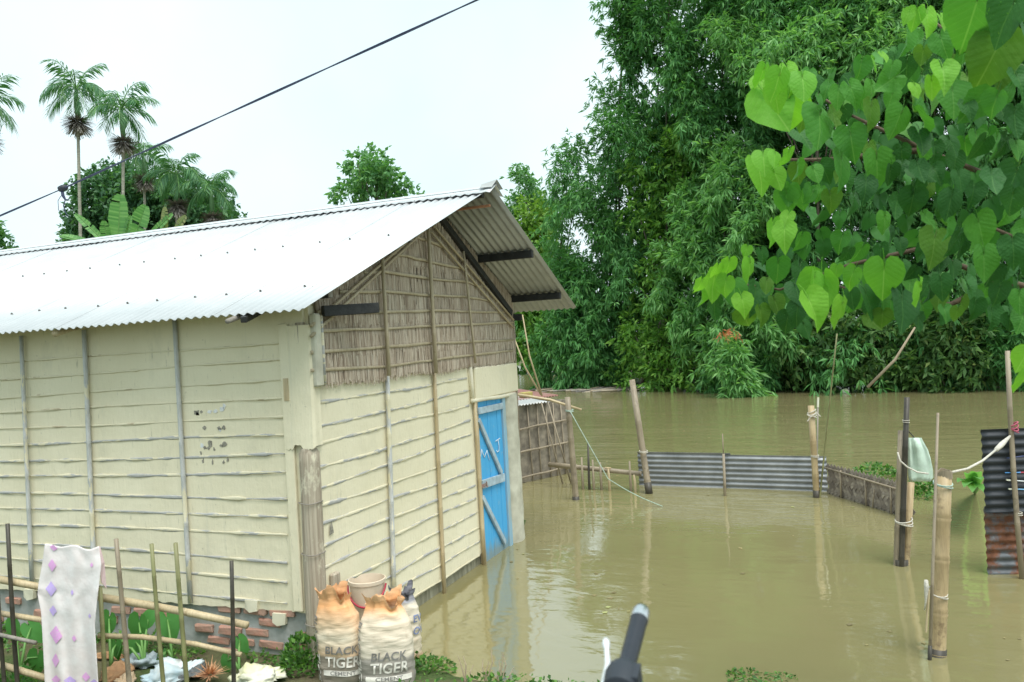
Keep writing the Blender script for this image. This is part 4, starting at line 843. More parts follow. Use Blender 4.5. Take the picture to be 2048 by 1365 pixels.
def ring(root, c_, r, mat, name='tie', tube=.006, tilt=.1, k=2):
    m = MB()
    for i in range(k): m.tube([np.asarray(c_)+np.array([math.cos(t)*r, math.sin(t)*r, .02*i+tilt*math.sin(t+i)*r]) for t in np.linspace(0, 6.28, 16)], tube, 5)
    return m.build(name, mat, root, smooth=True)
# long pale rod laid across the shed roof, leaning sticks
m = MB(); m.tube([at(1030, 789, 13.2), at(1100, 800, 13.2), at(1163, 820, 13.2)], [.022, .022, .018], 8); tag(m.build('pale_rod', BAMB_PALE, None, smooth=True), 'pale bamboo rod lying across the shed roof edge', 'rod')
for i, (a, b, lb) in enumerate([((1029, 678), (1082, 790), 'left of the two thin canes leaning up from the shed roof'), ((1045, 630), (1084, 792), 'right of the two thin canes leaning up from the shed roof')]):
    m = MB(); m.tube([at(*b, 13.4), (at(*a, 13.2)+at(*b, 13.4))/2+np.array([.0, .05, 0]), at(*a, 13.2)], [.016, .013, .010], 6); tag(m.build('leaning_cane', BAMB_PALE, None, smooth=True), lb, 'cane', 'canes above the shed')
for i, (a, b, dd, lb) in enumerate([((1083, 806), (1122, 955), 13.1, 'thin brown stick leaning across the shed wall'), ((1096, 805), (1138, 952), 13.0, 'second thin brown stick leaning across the shed wall toward the pole')]):
    m = MB(); av, bv = at(*a, dd), at(*b, dd); m.tube([bv+(bv-av)*.15, av], [.016, .011], 6); tag(m.build('leaning_stick', BAMB_GREY, None, smooth=True), lb, 'stick', 'sticks against the shed')
P1 = pole('bamboo_pole', 'tan bamboo pole before the shed with green rope', 'pole', (1152, 1000), (1135, 795), 11.77, .05, .042, BAMB_GREY)
ring(P1, at(1139, 823, 11.77), .055, ROPE_G)
P2 = pole('bamboo_pole', 'slanting grey pole at the left end of the corrugated fence', 'pole', (1296, 972), (1264, 760), 11.95, .052, .045, BAMB_GREY, 12.2, seg=.7)
ring(P2, at(1287, 905, 11.98), .06, ROPE_W)
P3 = pole('bamboo_pole', 'yellow bamboo pole at the right end of the corrugated fence', 'pole', (1633, 988), (1622, 812), 11.0, .043, .042, BAMB_TAN, seg=.5)
ring(P3, at(1624, 832, 11.0), .055, ROPE_W, k=4, tilt=.5); ring(P3, at(1630, 914, 11.0), .05, ROPE_W)
m = MB(); pb = at(1622, 834, 10.93); m.tube([pb+np.array([.0, .05, .03]), pb, pb+np.array([0, .05, -.06])], .008, 5); m.tube([pb, pb+np.array([0, -.08, .05]), pb+np.array([0, -.12, .0])], .007, 5); m.build('knot_tail', ROPE_W, P3)
pole('thin_cane', 'tall thin green cane rising beside the yellow pole', 'cane', (1641, 985), (1674, 668), 10.9, .014, .009, BAMB_GREEN, 10.5, seg=.5, bend=.10, wet=False, n=7)
pole('thin_cane', 'short white tipped rod beside the yellow pole', 'cane', (1634, 930), (1636, 797), 11.3, .010, .010, WOOD_GREY, wet=False, n=6, seg=2)
m = MB(); m.tube([at(1635.7, 815, 11.3), at(1636.2, 795, 11.3)], .014, 6); m.build('white_tip', WHITEP, bpy.data.objects['thin_cane.001'])
# corrugated fence sheets (two overlapping sheets, ribs lengthwise)
fl, fr2 = pl(1279, 978, 2, -.06), pl(1657, 992, 2, -.06); fdir = unit(fr2-fl); Lf = np.linalg.norm(fr2-fl)
cf = thing('corrugated_fence', 'low grey corrugated iron fence standing in the flood', 'fence', tuple(fl))
corr_panel('iron_sheet', fl+UP*-.10, fdir, unit(UP+fdir*.0), 0, Lf*.52, .68, .013, STEEL_FENCE, cf, 'u', .076, ragged=.004, seed=1)
corr_panel('iron_sheet', fl+fdir*Lf*.48+UP*-.11-np.array([.012, .0, 0]), fdir, unit(UP), 0, Lf*.52, .665, .013, STEEL_FENCE, cf, 'u', .076, ragged=.004, seed=5)
m = MB(); bamboo(m, at(1449, 990, 11.45)-UP*.3, at(1447, 908, 11.45), .022, .018, .4, 0, 8); m.tube([at(1447, 909, 11.45), at(1445, 868, 11.5)], [.010, .007], 5); m.build('stake', BAMB_GREY, cf, smooth=True)
# row of short stakes and floating bamboo between shed and iron fence
fb = thing('floating_bamboo', 'pale bamboo length floating between the shed and the iron fence', 'bamboo', tuple(at(1190, 941, 12.6)))
m = MB(); bamboo(m, at(1098, 929, 12.9), at(1282, 948, 12.2), .040, .036, .6, 0, 10); m.build('shaft', BAMB_GREY, fb, smooth=True)
for i, (x0, y0, y1, mt, wh) in enumerate([(1163, 915, 957, BAMB_GREY, 'first'), (1176, 887, 960, BAMB_DARK, 'tallest dark one, second'), (1185, 920, 960, BAMB_GREY, 'third'), (1200, 925, 960, BAMB_GREY, 'fourth'), (1216, 935, 955, BAMB_PALE, 'fifth, pale with a crossbar,'), (1259, 923, 963, BAMB_GREY, 'sixth'), (1268, 950, 968, BAMB_PALE, 'last, short yellow one,')]):
    dd = 12.55-.004*(x0-1163); m = MB(); a = at(x0+2, y1, dd); b = at(x0, y0, dd); m.tube([a-UP*.35, a, b], [.022, .020, .013], 7)
    if i == 4: m.tube([at(1210, 936, dd), at(1222, 937, dd)], .014, 6)
    tag(m.build('short_stake', mt, None, smooth=True), wh+' in the row of short stakes left of the iron fence', 'stake', 'short stakes in the water')
# rope from the pole to the water
m = MB(); r0, r1 = at(1141, 824, 11.7), pl(1325, 1013, 2, .01); q0 = at(1216, 958, 11.4)
pts = [r0+(q0-r0)*t for t in np.linspace(0, 1, 9)]+[q0+(r1-q0)*t-UP*.03*math.sin(math.pi*t) for t in np.linspace(.1, 1, 9)]; m.tube(pts, .0065, 5); tag(m.build('slack_rope', ROPE_G, None, smooth=True), 'green and white rope hanging from the pole down to the water', 'rope')
# woven mat panel
ml, mr = pl(1657, 990, 2, -.02), pl(1825, 1045, 2, -.03); md = unit(mr-ml); Lm = np.linalg.norm(mr-ml)
WEAVE = simple('grey_woven_strip', (.50, .43, .36), .8, 0, .3, 20, .3, obj_var=1.0, c2=(.19, .155, .13))
mat_ = thing('woven_mat', 'grey woven bamboo mat fence panel half under water', 'mat', tuple(ml)); mn = np.array([md[1], -md[0], 0]); mn = mn if mn@(C-ml) > 0 else -mn
m = MB(); Hm = .40
m.add([ml-UP*.25-mn*.012, mr-UP*.25-mn*.012, mr+UP*(Hm-.03)-mn*.012, ml+UP*(Hm-.03)-mn*.012], [(0, 1, 2, 3)]); m.build('backing', WEAVE, mat_)
cw = .058; e_a = unit(md+UP); e_b = unit(UP-md); sme2 = {}
for key, (la, lb) in (('a', (2*cw, cw)), ('b', (cw, 2*cw))):
    b_ = MB(); hv = lambda x_, y_, z_: e_a*x_+e_b*y_+mn*z_
    if key == 'a': P_ = [hv(x_*la*.97, y_*lb*.97, .006 if x_ == 0 else 0.0) for x_ in (-.5, 0, .5) for y_ in (-.5, .5)]
    else: P_ = [hv(x_*la*.97, y_*lb*.97, .006 if y_ == 0 else 0.0) for y_ in (-.5, 0, .5) for x_ in (-.5, .5)]
    P_ = P_+[q-mn*.003 for q in P_]; b_.add(P_, [(0, 1, 3, 2), (2, 3, 5, 4), (7, 6, 8, 9), (9, 8, 10, 11), (0, 6, 7, 1), (4, 5, 11, 10), (0, 2, 8, 6), (2, 4, 10, 8), (1, 7, 9, 3), (3, 9, 11, 5)])
    mesh_ = bpy.data.meshes.new('woven_strip'); mesh_.from_pydata(b_.v, [], b_.f); mesh_.materials.append(WEAVE); sme2[key] = mesh_
for i in range(-12, 40):
    for j in range(-30, 16):
        k_ = (i+j) % 4
        if k_ not in (0, 2): continue
        ca_, cb_ = ((i+1)*cw, (j+.5)*cw) if k_ == 0 else ((i+.5)*cw, (j+1)*cw)
        p = e_a*ca_+e_b*cb_; uu_ = float(p@md); zz_ = float(p[2])
        if not (.0 < uu_ < Lm+.02 and -.08 < zz_ < Hm+.035*mnoise.noise((uu_*9, 1, 0))+.02): continue
        o = link(bpy.data.objects.new('woven_strip', sme2['a' if k_ == 0 else 'b']), mat_); o.location = V(p+mn*rng.uniform(0, .006)); o.rotation_euler = (rng.uniform(-.05, .05), rng.uniform(-.05, .05), rng.uniform(-.06, .06))
for u0, z0, u1, z1, r in [(-.02, Hm-.02, 1.0, Hm*.88, .013), (.1, .02, 1.02, -.03, .012), (.20, -.1, .22, Hm, .013), (.52, -.1, .53, Hm-.02, .013), (.58, -.1, .63, Hm-.12, .010), (.80, -.1, .82, Hm-.04, .013)]:
    m = MB(); m.tube([ml+md*Lm*u0+UP*z0+mn*.035, ml+md*Lm*u1+UP*z1+mn*.035], r, 6); m.build('mat_batten', BAMB_GREY, mat_, smooth=True)
# post of two bamboos with dark stake, green sack on it
PA = thing('bamboo_post', 'split bamboo post with a dark stake tied to it, green sack behind', 'post', tuple(at(1803, 1130, 7.75)), 'poles standing in the water')
for a, b, r, mt, sg in [((1795, 1128), (1804, 862), .038, BAMB_GREY, .45), ((1812, 1128), (1822, 965), .034, BAMB_TAN, .4), ((1803, 1126), (1814, 795), .026, BAMB_DARK, .5)]:
    m = MB(); av, bv = at(*a, 7.75 if a[0] != 1803 else 7.70), at(*b, 7.75 if a[0] != 1803 else 7.70); bamboo(m, av+unit(av-bv)*.5, bv, r, r*.93, sg, 0, 10); m.build('shaft', mt, PA, smooth=True)
m = MB(); m.tube([at(1803, 1136, 7.73)-UP*.06, at(1803, 1120, 7.73)], .062, 10, flat=(unit(_d), .75)); m.build('wet_foot', BAMB_DARK, PA, smooth=True)
ring(PA, at(1808, 1048, 7.72), .075, ROPE_W, k=3, tilt=.25); ring(PA, at(1812, 845, 7.70), .03, ROPE_W, tube=.003)
m = MB(); m.tube([at(1795, 905, 7.66), at(1800, 922, 7.64), at(1815, 935, 7.62), at(1835, 945, 7.6), at(1857, 948, 7.55)], .008, 5); m.build('rope_end', ROPE_W, PA, smooth=True)
gs = thing('hanging_sack', 'pale green plastic sack hung on the bamboo post', 'sack', tuple(at(1840, 960, 7.78)))
m = MB(); ol = [(1817, 876), (1845, 873), (1856, 900), (1862, 925), (1867, 950), (1858, 958), (1840, 962), (1818, 962)]; N_ = 24; rows_ = [(876, 1816, 1843), (885, 1816, 1848), (900, 1816, 1856), (920, 1816, 1862), (940, 1816, 1866), (955, 1817, 1867), (962, 1819, 1862)]; vv = []
for j, (y, xa, xb_) in enumerate(rows_):
    for i in range(N_):
        t = 2*math.pi*i/N_; c_ = (xa+xb_)/2; hw = (xb_-xa)/2; th = (.02 if j == 0 else .06)*(1+.4*math.sin(5*t+j*.3)); vv.append(at(c_+hw*math.cos(t), y+(2*math.sin(3*t) if j else 0), 7.82-th*math.sin(t)+.012*math.cos(9*t)))
m.add(vv, [(j*N_+i, j*N_+(i+1) % N_, (j+1)*N_+(i+1) % N_, (j+1)*N_+i) for j in range(len(rows_)-1) for i in range(N_)]+[tuple((len(rows_)-1)*N_+i for i in range(N_))]); m.build('sack_body', GREEN_SACK, gs, smooth=True)
m = MB(); m.tube([at(1816, 862, 7.72), at(1828, 875, 7.8)], .006, 5); m.build('sack_string', BAMB_DARK, gs)
# thick bamboo post and thin rod
TP = pole('bamboo_post', 'thick tan bamboo post nearest the camera, top cut open', 'post', (1875, 1312), (1888, 948), 5.62, .054, .052, BAMB_TAN, 5.70, seg=.30, n=16)
m = MB(); tc_ = at(1888, 948, 5.70); vv = [tc_+np.array([math.cos(t)*rr_, math.sin(t)*rr_, zz+(.018*mnoise.noise((math.cos(t)*2, math.sin(t)*2, 0))+.012*math.cos(t*2) if zz > 0 else 0)]) for rr_, zz in ((.0535, -.03), (.0535, .02), (.044, .02), (.044, -.006)) for t in np.linspace(0, 6.2832, 25)[:-1]]; m.add(vv, [(j*24+i, j*24+(i+1) % 24, (j+1)*24+(i+1) % 24, (j+1)*24+i) for j in range(3) for i in range(24)]); m.build('cut_rim', BAMB_GREY, TP)
ring(TP, at(1886, 972, 5.69), .060, ROPE_G, k=2, tilt=.25, tube=.005); ring(TP, at(1876, 1190, 5.64), .060, ROPE_W, k=2, tilt=.35, tube=.0045)
m = MB(); kx = at(1853, 1175, 5.55); m.tube([kx+UP*.05, kx, kx+np.array([0, .01, -.10]), kx+np.array([0, .02, -.16])], [.012, .016, .006, .004], 6); m.build('cloth_knot', ROPE_W, TP, smooth=True)
m = MB(); m.tube([at(1852, 1265, 5.55), at(1858, 1180, 5.56)], .008, 5); m.build('split_lath', BAMB_PALE, TP)
TRd = pole('thin_rod', 'thin brown rod tied against the thick bamboo post', 'rod', (1860, 1306), (1876, 826), 5.55, .013, .009, BAMB_GREY, 5.6, seg=.9, n=7)
# dark corrugated panel at the right edge with its pole
PD = 7.2; pp = at(2016, 700, PD); 
cp = thing('iron_screen', 'blackened corrugated iron screen at the right edge above a rusty sheet', 'screen', tuple(at(2030, 1145, PD)))
ue = unit(np.array([_R[0], _R[1], 0])+np.array([_d[0], _d[1], 0])*-.15)
tl = at(1971, 1026, PD+.05); corr_panel('black_sheet', tl, ue, UP, 0, 1.1, (1026-858)/FPX*(PD), .013, STEEL_DARK, cp, 'u', .076, ragged=.004, seed=3)
tl2 = at(1976, 1165, PD+.12); corr_panel('rusty_sheet', tl2, ue, UP, 0, 1.1, (1165-1010)/FPX*PD, .012, STEEL_RUST, cp, 'u', .076, ragged=.006, seed=8)
m = MB(); av, bv = at(2045, 1155, PD-.06), at(2015, 702, PD-.02); bamboo(m, av+unit(av-bv)*.1, bv, .024, .020, .5, .015, 10, (0, 1, 0)); m.build('pole', BAMB_GREY, cp, smooth=True)
ring(cp, at(2029, 862, PD-.04), .03, ROPE_R, 'pink_tie', k=4, tilt=.6); ring(cp, at(2037, 1030, PD-.04), .03, ROPE_W, 'wire_tie', tube=.004)
m = MB(); rp = [at(1903, 945, 5.75), at(1935, 938, 6.0), at(1965, 922, 6.3), at(1992, 900, 6.7)]; m.tube(rp, .009, 6); m.tube([rp[-1], at(2003, 890, 6.85), at(2020, 873, 7.08)], [.018, .024, .010], 6); tag(m.build('rag_rope', ROPE_W, None, smooth=True), 'white rag rope tied from thick bamboo post to the black panel pole', 'rope')
TBC = [(simple('navy_plastic', (.04, .06, .16), .4), (2014, 917, 2060, 911), 'dark toothbrush with white bristles, topmost tucked behind panel pole'), (simple('blue_plastic', (.10, .32, .68), .35), (2010, 946, 2060, 945), 'blue and red toothbrush, second from top on the black panel'), (simple('white_brush', (.75, .78, .80), .35), (2012, 960, 2060, 964), 'white toothbrush, third from top on the black panel'), (simple('sky_plastic', (.20, .45, .72), .35), (2016, 978, 2060, 980), 'blue toothbrush with white head, lowest on the black panel')]
for i, (mt, (x0, y0, x1, y1), lb) in enumerate(TBC):
    t = thing('toothbrush', lb, 'toothbrush', tuple(at(x0, y0, PD-.01)), 'toothbrushes on the black panel'); m = MB(); a, b = at(x0, y0, PD-.015), at(x1, y1, PD-.04); m.tube([a, a+(b-a)*.25, a+(b-a)*.6, b], [.0055, .004, .006, .005], 6); m.build('handle', mt, t, smooth=True)
    m = MB(); hd = unit(b-a); e = (a, a+hd*.03) if i in (2, 3) else (b-hd*.05, b-hd*.02); m.obox(e[0]-_d*.008, e[1]-_d*.008, UP*.006, _d*.006); m.build('bristles', WHITEP, t)
    if i == 1: m = MB(); m.tube([a+(b-a)*.62, b], .0062, 6); m.build('red_grip', HAND, t)
# floating green plants around the post
weed('river_weed', 'bright feathery green weed behind the woven mat', pl(1750, 955, 2, .02), .24, .14, 260, .08)
weed('river_weed', 'green feathery weed below the hanging green sack', pl(1845, 992, 2, .0), .22, .14, 420, .07)
def big_leaf_plant(label, base, tips, L, mat):
    t = thing('leafy_plant', label, 'plant', tuple(base))
    for (px, py, dd) in tips:
        e = at(px, py, dd); b_ = np.asarray(base); m = MB(); dv = e-b_; nrm = np.cross(dv, np.cross(UP, dv)); s_ = unit(np.cross(dv, UP))
        P = []; k = 7
        for i in range(k+1):
            f_ = i/k; wd = L*.34*math.sin(math.pi*min(1, f_*.95+.04))**.8; c_ = b_+dv*f_+UP*.10*math.sin(math.pi*f_)
            P += [c_-s_*wd+UP*wd*.25, c_, c_+s_*wd+UP*wd*.25]
        m.add(P, [(3*i+j, 3*i+j+1, 3*i+j+4, 3*i+j+3) for i in range(k) for j in range(2)]); m.build('leaf', mat, t, smooth=True)
big_leaf_plant('broad leaved green plant in the water beside the black panel', pl(1950, 988, 2, .0), [(1915, 965, 8.6), (1935, 948, 8.6), (1962, 960, 8.3), (1945, 985, 8.2), (1968, 985, 8.3), (1928, 975, 8.3), (1955, 945, 8.9)], .20, LEAF_BANANA)
# driftwood raft and scraps on the far side
dr = thing('driftwood_raft', 'floating line of driftwood and rubbish by the bamboo bank', 'driftwood', tuple(pl(1180, 778, 2, 0)))
for i in range(60):
    x = rng.gauss(1185, 55); p = pl(x, 779+rng.uniform(-2.5, 3), 2, .03); a = rng.uniform(-.5, .5); L = rng.uniform(.3, 1.6); dv = np.array([-math.sin(a)*.3+.35, -math.cos(a), rng.uniform(-.04, .12)])*L/2; m = MB(); m.tube([p-dv, p+dv+UP*.05], [rng.uniform(.02, .06), .015], 5); m.build('stick', rng.choice([BAMB_GREY, BAMB_DARK, WOOD_GREY, TWIG]), dr)
p = pl(1691, 783, 2, .06); m = bmesh.new(); bmesh.ops.create_icosphere(m, subdivisions=2, radius=.12); 
for v_ in m.verts: v_.co = Vector((v_.co.x*.8, v_.co.y*1.1, v_.co.z*.8*(1+.5*mnoise.noise(v_.co*9))))
me = bpy.data.meshes.new('floating_bag'); m.to_mesh(me); m.free(); me.materials.append(WHITEP); o = link(bpy.data.objects.new('floating_bag', me)); o.location = V(p); tag(o, 'small white plastic bag floating by the far shrubs', 'bag')
m = MB(); av, bv = pl(1350, 779, 2, .05), pl(1362, 778, 2, .05); m.tube([av, bv], .06, 6); tag(m.build('floating_stick', BAMB_PALE, None), 'short pale stick floating near the broadleaf bank', 'stick')

pf = []
for i in range(420):
    x = NR.uniform(.3, 24); y = NR.uniform(-6, 0) if x < 7 else NR.uniform(-9, 2)
    if mnoise.noise((x*.5, y*.9, 4)) < .05: continue
    pf.append((x, y, .004))
pf = np.array(pf); Lf_ = NR.uniform(.02, .07, len(pf)); Df = unit(np.stack([NR.normal(0, 1, len(pf)), NR.normal(0, 1, len(pf)), np.zeros(len(pf))], 1)); v, f = leaf_cloud(pf, Df, Lf_, Lf_*.35, nrm_up=50, tipdrop=0); v[:, 2] = .004+.003*NR.random(len(v))
FLECK = m_leaf('floating_fleck', [(0, (.20, .17, .09)), (.6, (.34, .28, .14)), (1, (.42, .45, .20))], .1, .8, .2)
tag(np_mesh('floating_leaves', v, f, FLECK), 'scattered dead leaf bits floating on the brown water', 'leaves', kind='stuff')

# ---------------------------------------------------------------- overhead cable with splice
cab = thing('overhead_cable', 'dark blue twisted cable crossing the pale sky above the roof', 'cable', tuple(at(125, 378, 9.3)))
c0, c1, c2 = at(-500, 648, 13), at(125, 378, 10.2), at(955, 0, 7.0); c3 = at(1500, -262, 5.6)
pts = []
for a, b in ((c0, c1), (c1, c2), (c2, c3)): pts += [a+(b-a)*t for t in np.linspace(0, 1, 24)[:-1]]
for ph in (0, math.pi):
    m = MB(); pp2 = []
    for i, p in enumerate(pts):
        a = i*.55+ph; pp2.append(p+np.array([0, math.cos(a)*.007, math.sin(a)*.007]))
    m.tube(pp2, .0065, 6); m.build('strand', CABLE, cab, smooth=True)
m = MB(); m.tube([at(118, 379, 10.2), at(125, 377, 10.2), at(134, 374, 10.2)], [.035, .045, .03], 8); m.build('splice', BLACK, cab, smooth=True)
m = MB(); m.tube([at(x, y, 10.2) for x, y in ((124, 380), (126, 392), (131, 400), (137, 400))], [.018, .02, .012, .008], 6)
m.tube([at(x, y, 10.2) for x, y in ((131, 398), (127, 412), (131, 425), (136, 434))], .007, 5); m.tube([at(x, y, 10.2) for x, y in ((122, 392), (116, 402), (117, 420), (125, 434), (133, 434))], .004, 5); m.build('loose_wire', CABLE, cab, smooth=True)

# ---------------------------------------------------------------- motorcycle on the track (only its left grip reaches into view)
bike = thing('motorcycle', 'black motorcycle handlebar grip with white clutch lever in front of the water', 'motorcycle', (-4.15, -3.19, .82))
ga, gbb = at(1252, 1338, 1.28), at(1283, 1222, 1.41); gx_ = unit(gbb-ga)
BARM = simple('dark_grip_rubber', (.022, .026, .034), .40, 0, .1, 30, .1); CHROME = simple('steel_end', (.62, .64, .66), .25, .9, .05); LEVM = simple('polished_lever', (.80, .82, .83), .3, .35, .05); PAINT = simple('black_paint', (.02, .02, .025), .25)
m = MB(); m.tube([ga, ga+gx_*.008, ga+gx_*.010, gbb-gx_*.028, gbb-gx_*.026], [.0165, .0165, .0142, .0148, .0152], 20); m.build('grip', BARM, bike, smooth='auto')
m = MB(); m.tube([gbb-gx_*.026, gbb-gx_*.022, gbb-gx_*.004, gbb+gx_*.004, gbb+gx_*.007], [.0158, .0160, .0152, .0125, .007], 20); m.build('bar_end', CHROME, bike, smooth='auto')
ctr = ga-gx_*.16; ctr2 = np.array([ga[0]-.40, ga[1]+.05, ga[2]-.03]); ra_ = np.array([ga[0]-.80, ga[1], ga[2]])
m = MB(); m.tube([ga+gx_*.02, ctr, ctr2+np.array([.08, 0, -.02]), ctr2, ctr2-np.array([.08, 0, .02]), 2*ctr2-ctr-np.array([0, .1, 0]), ra_-np.array([.14, 0, -.05])], .011, 12); m.build('handlebar', PAINT, bike, smooth=True)
m = MB(); vv = []; e1 = unit(np.cross(gx_, UP)); e2 = np.cross(e1, gx_)
m.tube([ga-gx_*.055, ga-gx_*.050, ga-gx_*.02, ga-gx_*.006, ga+gx_*.003], [.018, .027, .030, .026, .0195], 18); q = ga-gx_*.028; fwd = np.array([0, 1, 0.]); m.obox(q-fwd*.004-gx_*.02, q-fwd*.004+gx_*.012, fwd*.024, UP*.022); m.build('switch_housing', BLACK, bike, smooth='auto', bevel=0)
m = MB(); l0 = at(1212, 1284, 1.34); l1 = at(1216, 1330, 1.31); l2 = at(1207, 1390, 1.24); pv = q+fwd*.045
m.tube([l0+unit(l0-l1)*.006, l0, l0-unit(l0-l1)*.008, l0-unit(l0-l1)*.014, l0+(l1-l0)*.5, l1, (l1+l2)/2, l2, l2-gx_*.05], [.003, .0065, .0065, .0042, .0045, .0055, .007, .009, .008], 12); m.build('clutch_lever', LEVM, bike, smooth=True)
m = MB(); m.tube([ra_, ra_-np.array([.13, .0, -.04])], .0165, 14); m.build('grip', BARM, bike, smooth=True)
hc = ctr2; fx, fy = hc[0], hc[1]
for s_ in (-.09, .09):
    m = MB(); m.tube([np.array([fx+s_, fy, hc[2]-.05]), np.array([fx+s_, fy+.22, 1.12])], .018, 10); m.build('fork_leg', CHROME, bike, smooth=True)
def wheel(c_, R_):
    t = link(bpy.data.objects.new('wheel', None), bike); m = MB(); m.tube([np.asarray(c_)+np.array([0, math.cos(a)*R_, math.sin(a)*R_]) for a in np.linspace(0, 6.2832, 37)], .045, 8, cap=False); m.build('tyre', BLACK, t, smooth=True)
    m = MB(); m.tube([np.asarray(c_)+np.array([0, math.cos(a)*(R_-.05), math.sin(a)*(R_-.05)]) for a in np.linspace(0, 6.2832, 37)], .016, 6, cap=False)
    for k in range(5): a = k*1.2566; m.obox(np.asarray(c_), np.asarray(c_)+np.array([0, math.cos(a), math.sin(a)])*(R_-.05), np.array([.018, 0, 0]), np.array([0, -math.sin(a), math.cos(a)])*.014)
    m.tube([np.asarray(c_)-np.array([.07, 0, 0]), np.asarray(c_)+np.array([.07, 0, 0])], .035, 10); m.build('rim', CHROME, t)
wheel((fx, fy+.24, 1.11), .26); wheel((fx, fy-1.0, 1.11), .26)
m = MB(); m.tube([(fx, fy+.13, hc[2]-.16), (fx, fy+.10, hc[2]-.15), (fx, fy+.03, hc[2]-.15)], [.085, .08, .05], 16); m.build('headlight', CHROME, bike, smooth=True)
m = MB(); m.tube([(fx, fy-.10, hc[2]-.20), (fx, fy-.18, hc[2]-.17), (fx, fy-.32, hc[2]-.17), (fx, fy-.45, hc[2]-.25)], [.08, .13, .13, .08], 16); m.build('fuel_tank', PAINT, bike, smooth=True)
m = MB(); m.tube([(fx, fy-.45, hc[2]-.24), (fx, fy-.6, hc[2]-.26), (fx, fy-1.0, hc[2]-.22), (fx, fy-1.12, hc[2]-.20)], [.06, .11, .11, .05], 12, flat=(UP, .5)); m.build('seat', BLACK, bike, smooth=True)
m = MB(); m.tube([(fx, fy, hc[2]-.15), (fx, fy-.25, 1.15), (fx, fy-.65, 1.12), (fx, fy-1.0, 1.11)], .025, 8); m.box((fx-.12, fy-.62, 1.02), (fx+.12, fy-.25, 1.32)); m.build('frame_engine', PAINT, bike)
m = MB(); m.tube([(fx, fy-.4, 1.05), (fx+.28, fy-.35, .82)], .012, 6); m.build('side_stand', PAINT, bike)

# ---------------------------------------------------------------- trees across the river
def bank_depth(px): return float(np.interp(px, [900, 1060, 1300, 1600, 2000, 2300], [44, 41, 36, 30.4, 26.3, 24]))
def inside(poly, x, y):
    c_ = False; j = len(poly)-1
    for i in range(len(poly)):
        xi, yi = poly[i]; xj, yj = poly[j]
        if (yi > y) != (yj > y) and x < (xj-xi)*(y-yi)/(yj-yi)+xi: c_ = not c_
        j = i
    return c_
def fill(poly, sp_, seed):
    r = random.Random(seed); xs_ = [p[0] for p in poly]; ys_ = [p[1] for p in poly]; res = []; row = 0; y = min(ys_)
    while y < max(ys_)+sp_:
        x = min(xs_)+(sp_/2 if row % 2 else 0)
        while x < max(xs_)+sp_:
            q = (x+r.uniform(-.38, .38)*sp_, y+r.uniform(-.38, .38)*sp_)
            if inside(poly, *q): res.append(q)
            x += sp_
        y += sp_*.86; row += 1
    return res
TOCAM = unit(np.array([-_d[0], -_d[1], 0])); RIGHT = unit(np.array([_r[0], _r[1], 0]))
def bamboo_plume(c_, n_spray, size, leafL, out, sp_=.27):
    """drooping plume: sprays hang along an arching branch; each spray is a fan of lance leaves"""
    lat = RIGHT*NR.normal(0, .45); st = c_+UP*size*.75-TOCAM*size*.5-lat*size; md_ = c_+UP*size*.62+TOCAM*size*.15; en = c_-UP*size*.95+TOCAM*size*.45+lat*size*1.2
    t = NR.beta(1.5, 1.2, n_spray)[:, None]; ax = st*(1-t)**2+2*md_*t*(1-t)+en*t**2; ax = ax+NR.normal(0, 1, (n_spray, 3))*np.array([sp_, sp_, sp_*.8])*size*(1.1-.5*t)
    o_ = ax-(c_-UP*size*.3-TOCAM*size*.4); D0 = unit(unit(o_)*.8+TOCAM*.25-UP*(.55+.5*t)+NR.normal(0, .35, (n_spray, 3)))
    k = 7; P = np.repeat(ax, k, 0); D = np.repeat(D0, k, 0); D = unit(D+NR.normal(0, .55, D.shape)-UP*.15); L = NR.uniform(.65, 1.25, len(P))*leafL
    P = P+D*L[:, None]*NR.uniform(0, .25, len(P))[:, None]; out.append((P, D, L))
def broad_spray(c_, n_spray, size, leafL, out, droop=.3):
    q = NR.normal(0, 1, (n_spray, 3)); q = q/np.maximum(1e-6, np.linalg.norm(q, axis=1, keepdims=True))*NR.uniform(.35, 1.0, (n_spray, 1))**.6*size*np.array([1, 1, .85]); ax = c_+q
    D0 = unit(q+NR.normal(0, .4*size, q.shape)-UP*droop*size); k = 6; P = np.repeat(ax, k, 0); D = unit(np.repeat(D0, k, 0)+NR.normal(0, .65, (n_spray*k, 3))-UP*.1); L = NR.uniform(.6, 1.2, len(P))*leafL
    P = P+np.repeat(D0, k, 0)*NR.uniform(-.5, .5, len(P))[:, None]*leafL*1.6; out.append((P, D, L))
def crown(parent, out, wratio, mat, name='crown', **kw):
    P = np.concatenate([o[0] for o in out]); D = np.concatenate([o[1] for o in out]); L = np.concatenate([o[2] for o in out]); v, f = leaf_cloud(P, D, L, L*wratio, **kw)
    return np_mesh(name, v, f, mat, parent, kind='stuff')
GROVE = [(1275,-140),(1268,20),(1268,110),(1285,180),(1212,195),(1165,250),(1142,310),(1120,370),(1100,430),(1095,520),(1100,600),(1112,650),(1105,720),(1130,750),(1250,765),(1400,765),(1560,765),(1990,770),(2200,770),(2250,-140)]
SKYGAP = [(1285,40),(1312,60),(1308,110),(1275,140),(1268,100)]
BROAD = [(1245,330),(1330,270),(1425,270),(1410,470),(1350,560),(1330,680),(1420,775),(1235,775),(1270,640),(1290,520)]
LIGHT = [(1330,470),(1420,330),(1500,270),(1545,340),(1500,480),(1540,690),(1490,770),(1440,740),(1370,640),(1320,560)]
CL = [1110, 1215, 1330, 1460, 1600, 1760, 1930, 2100]
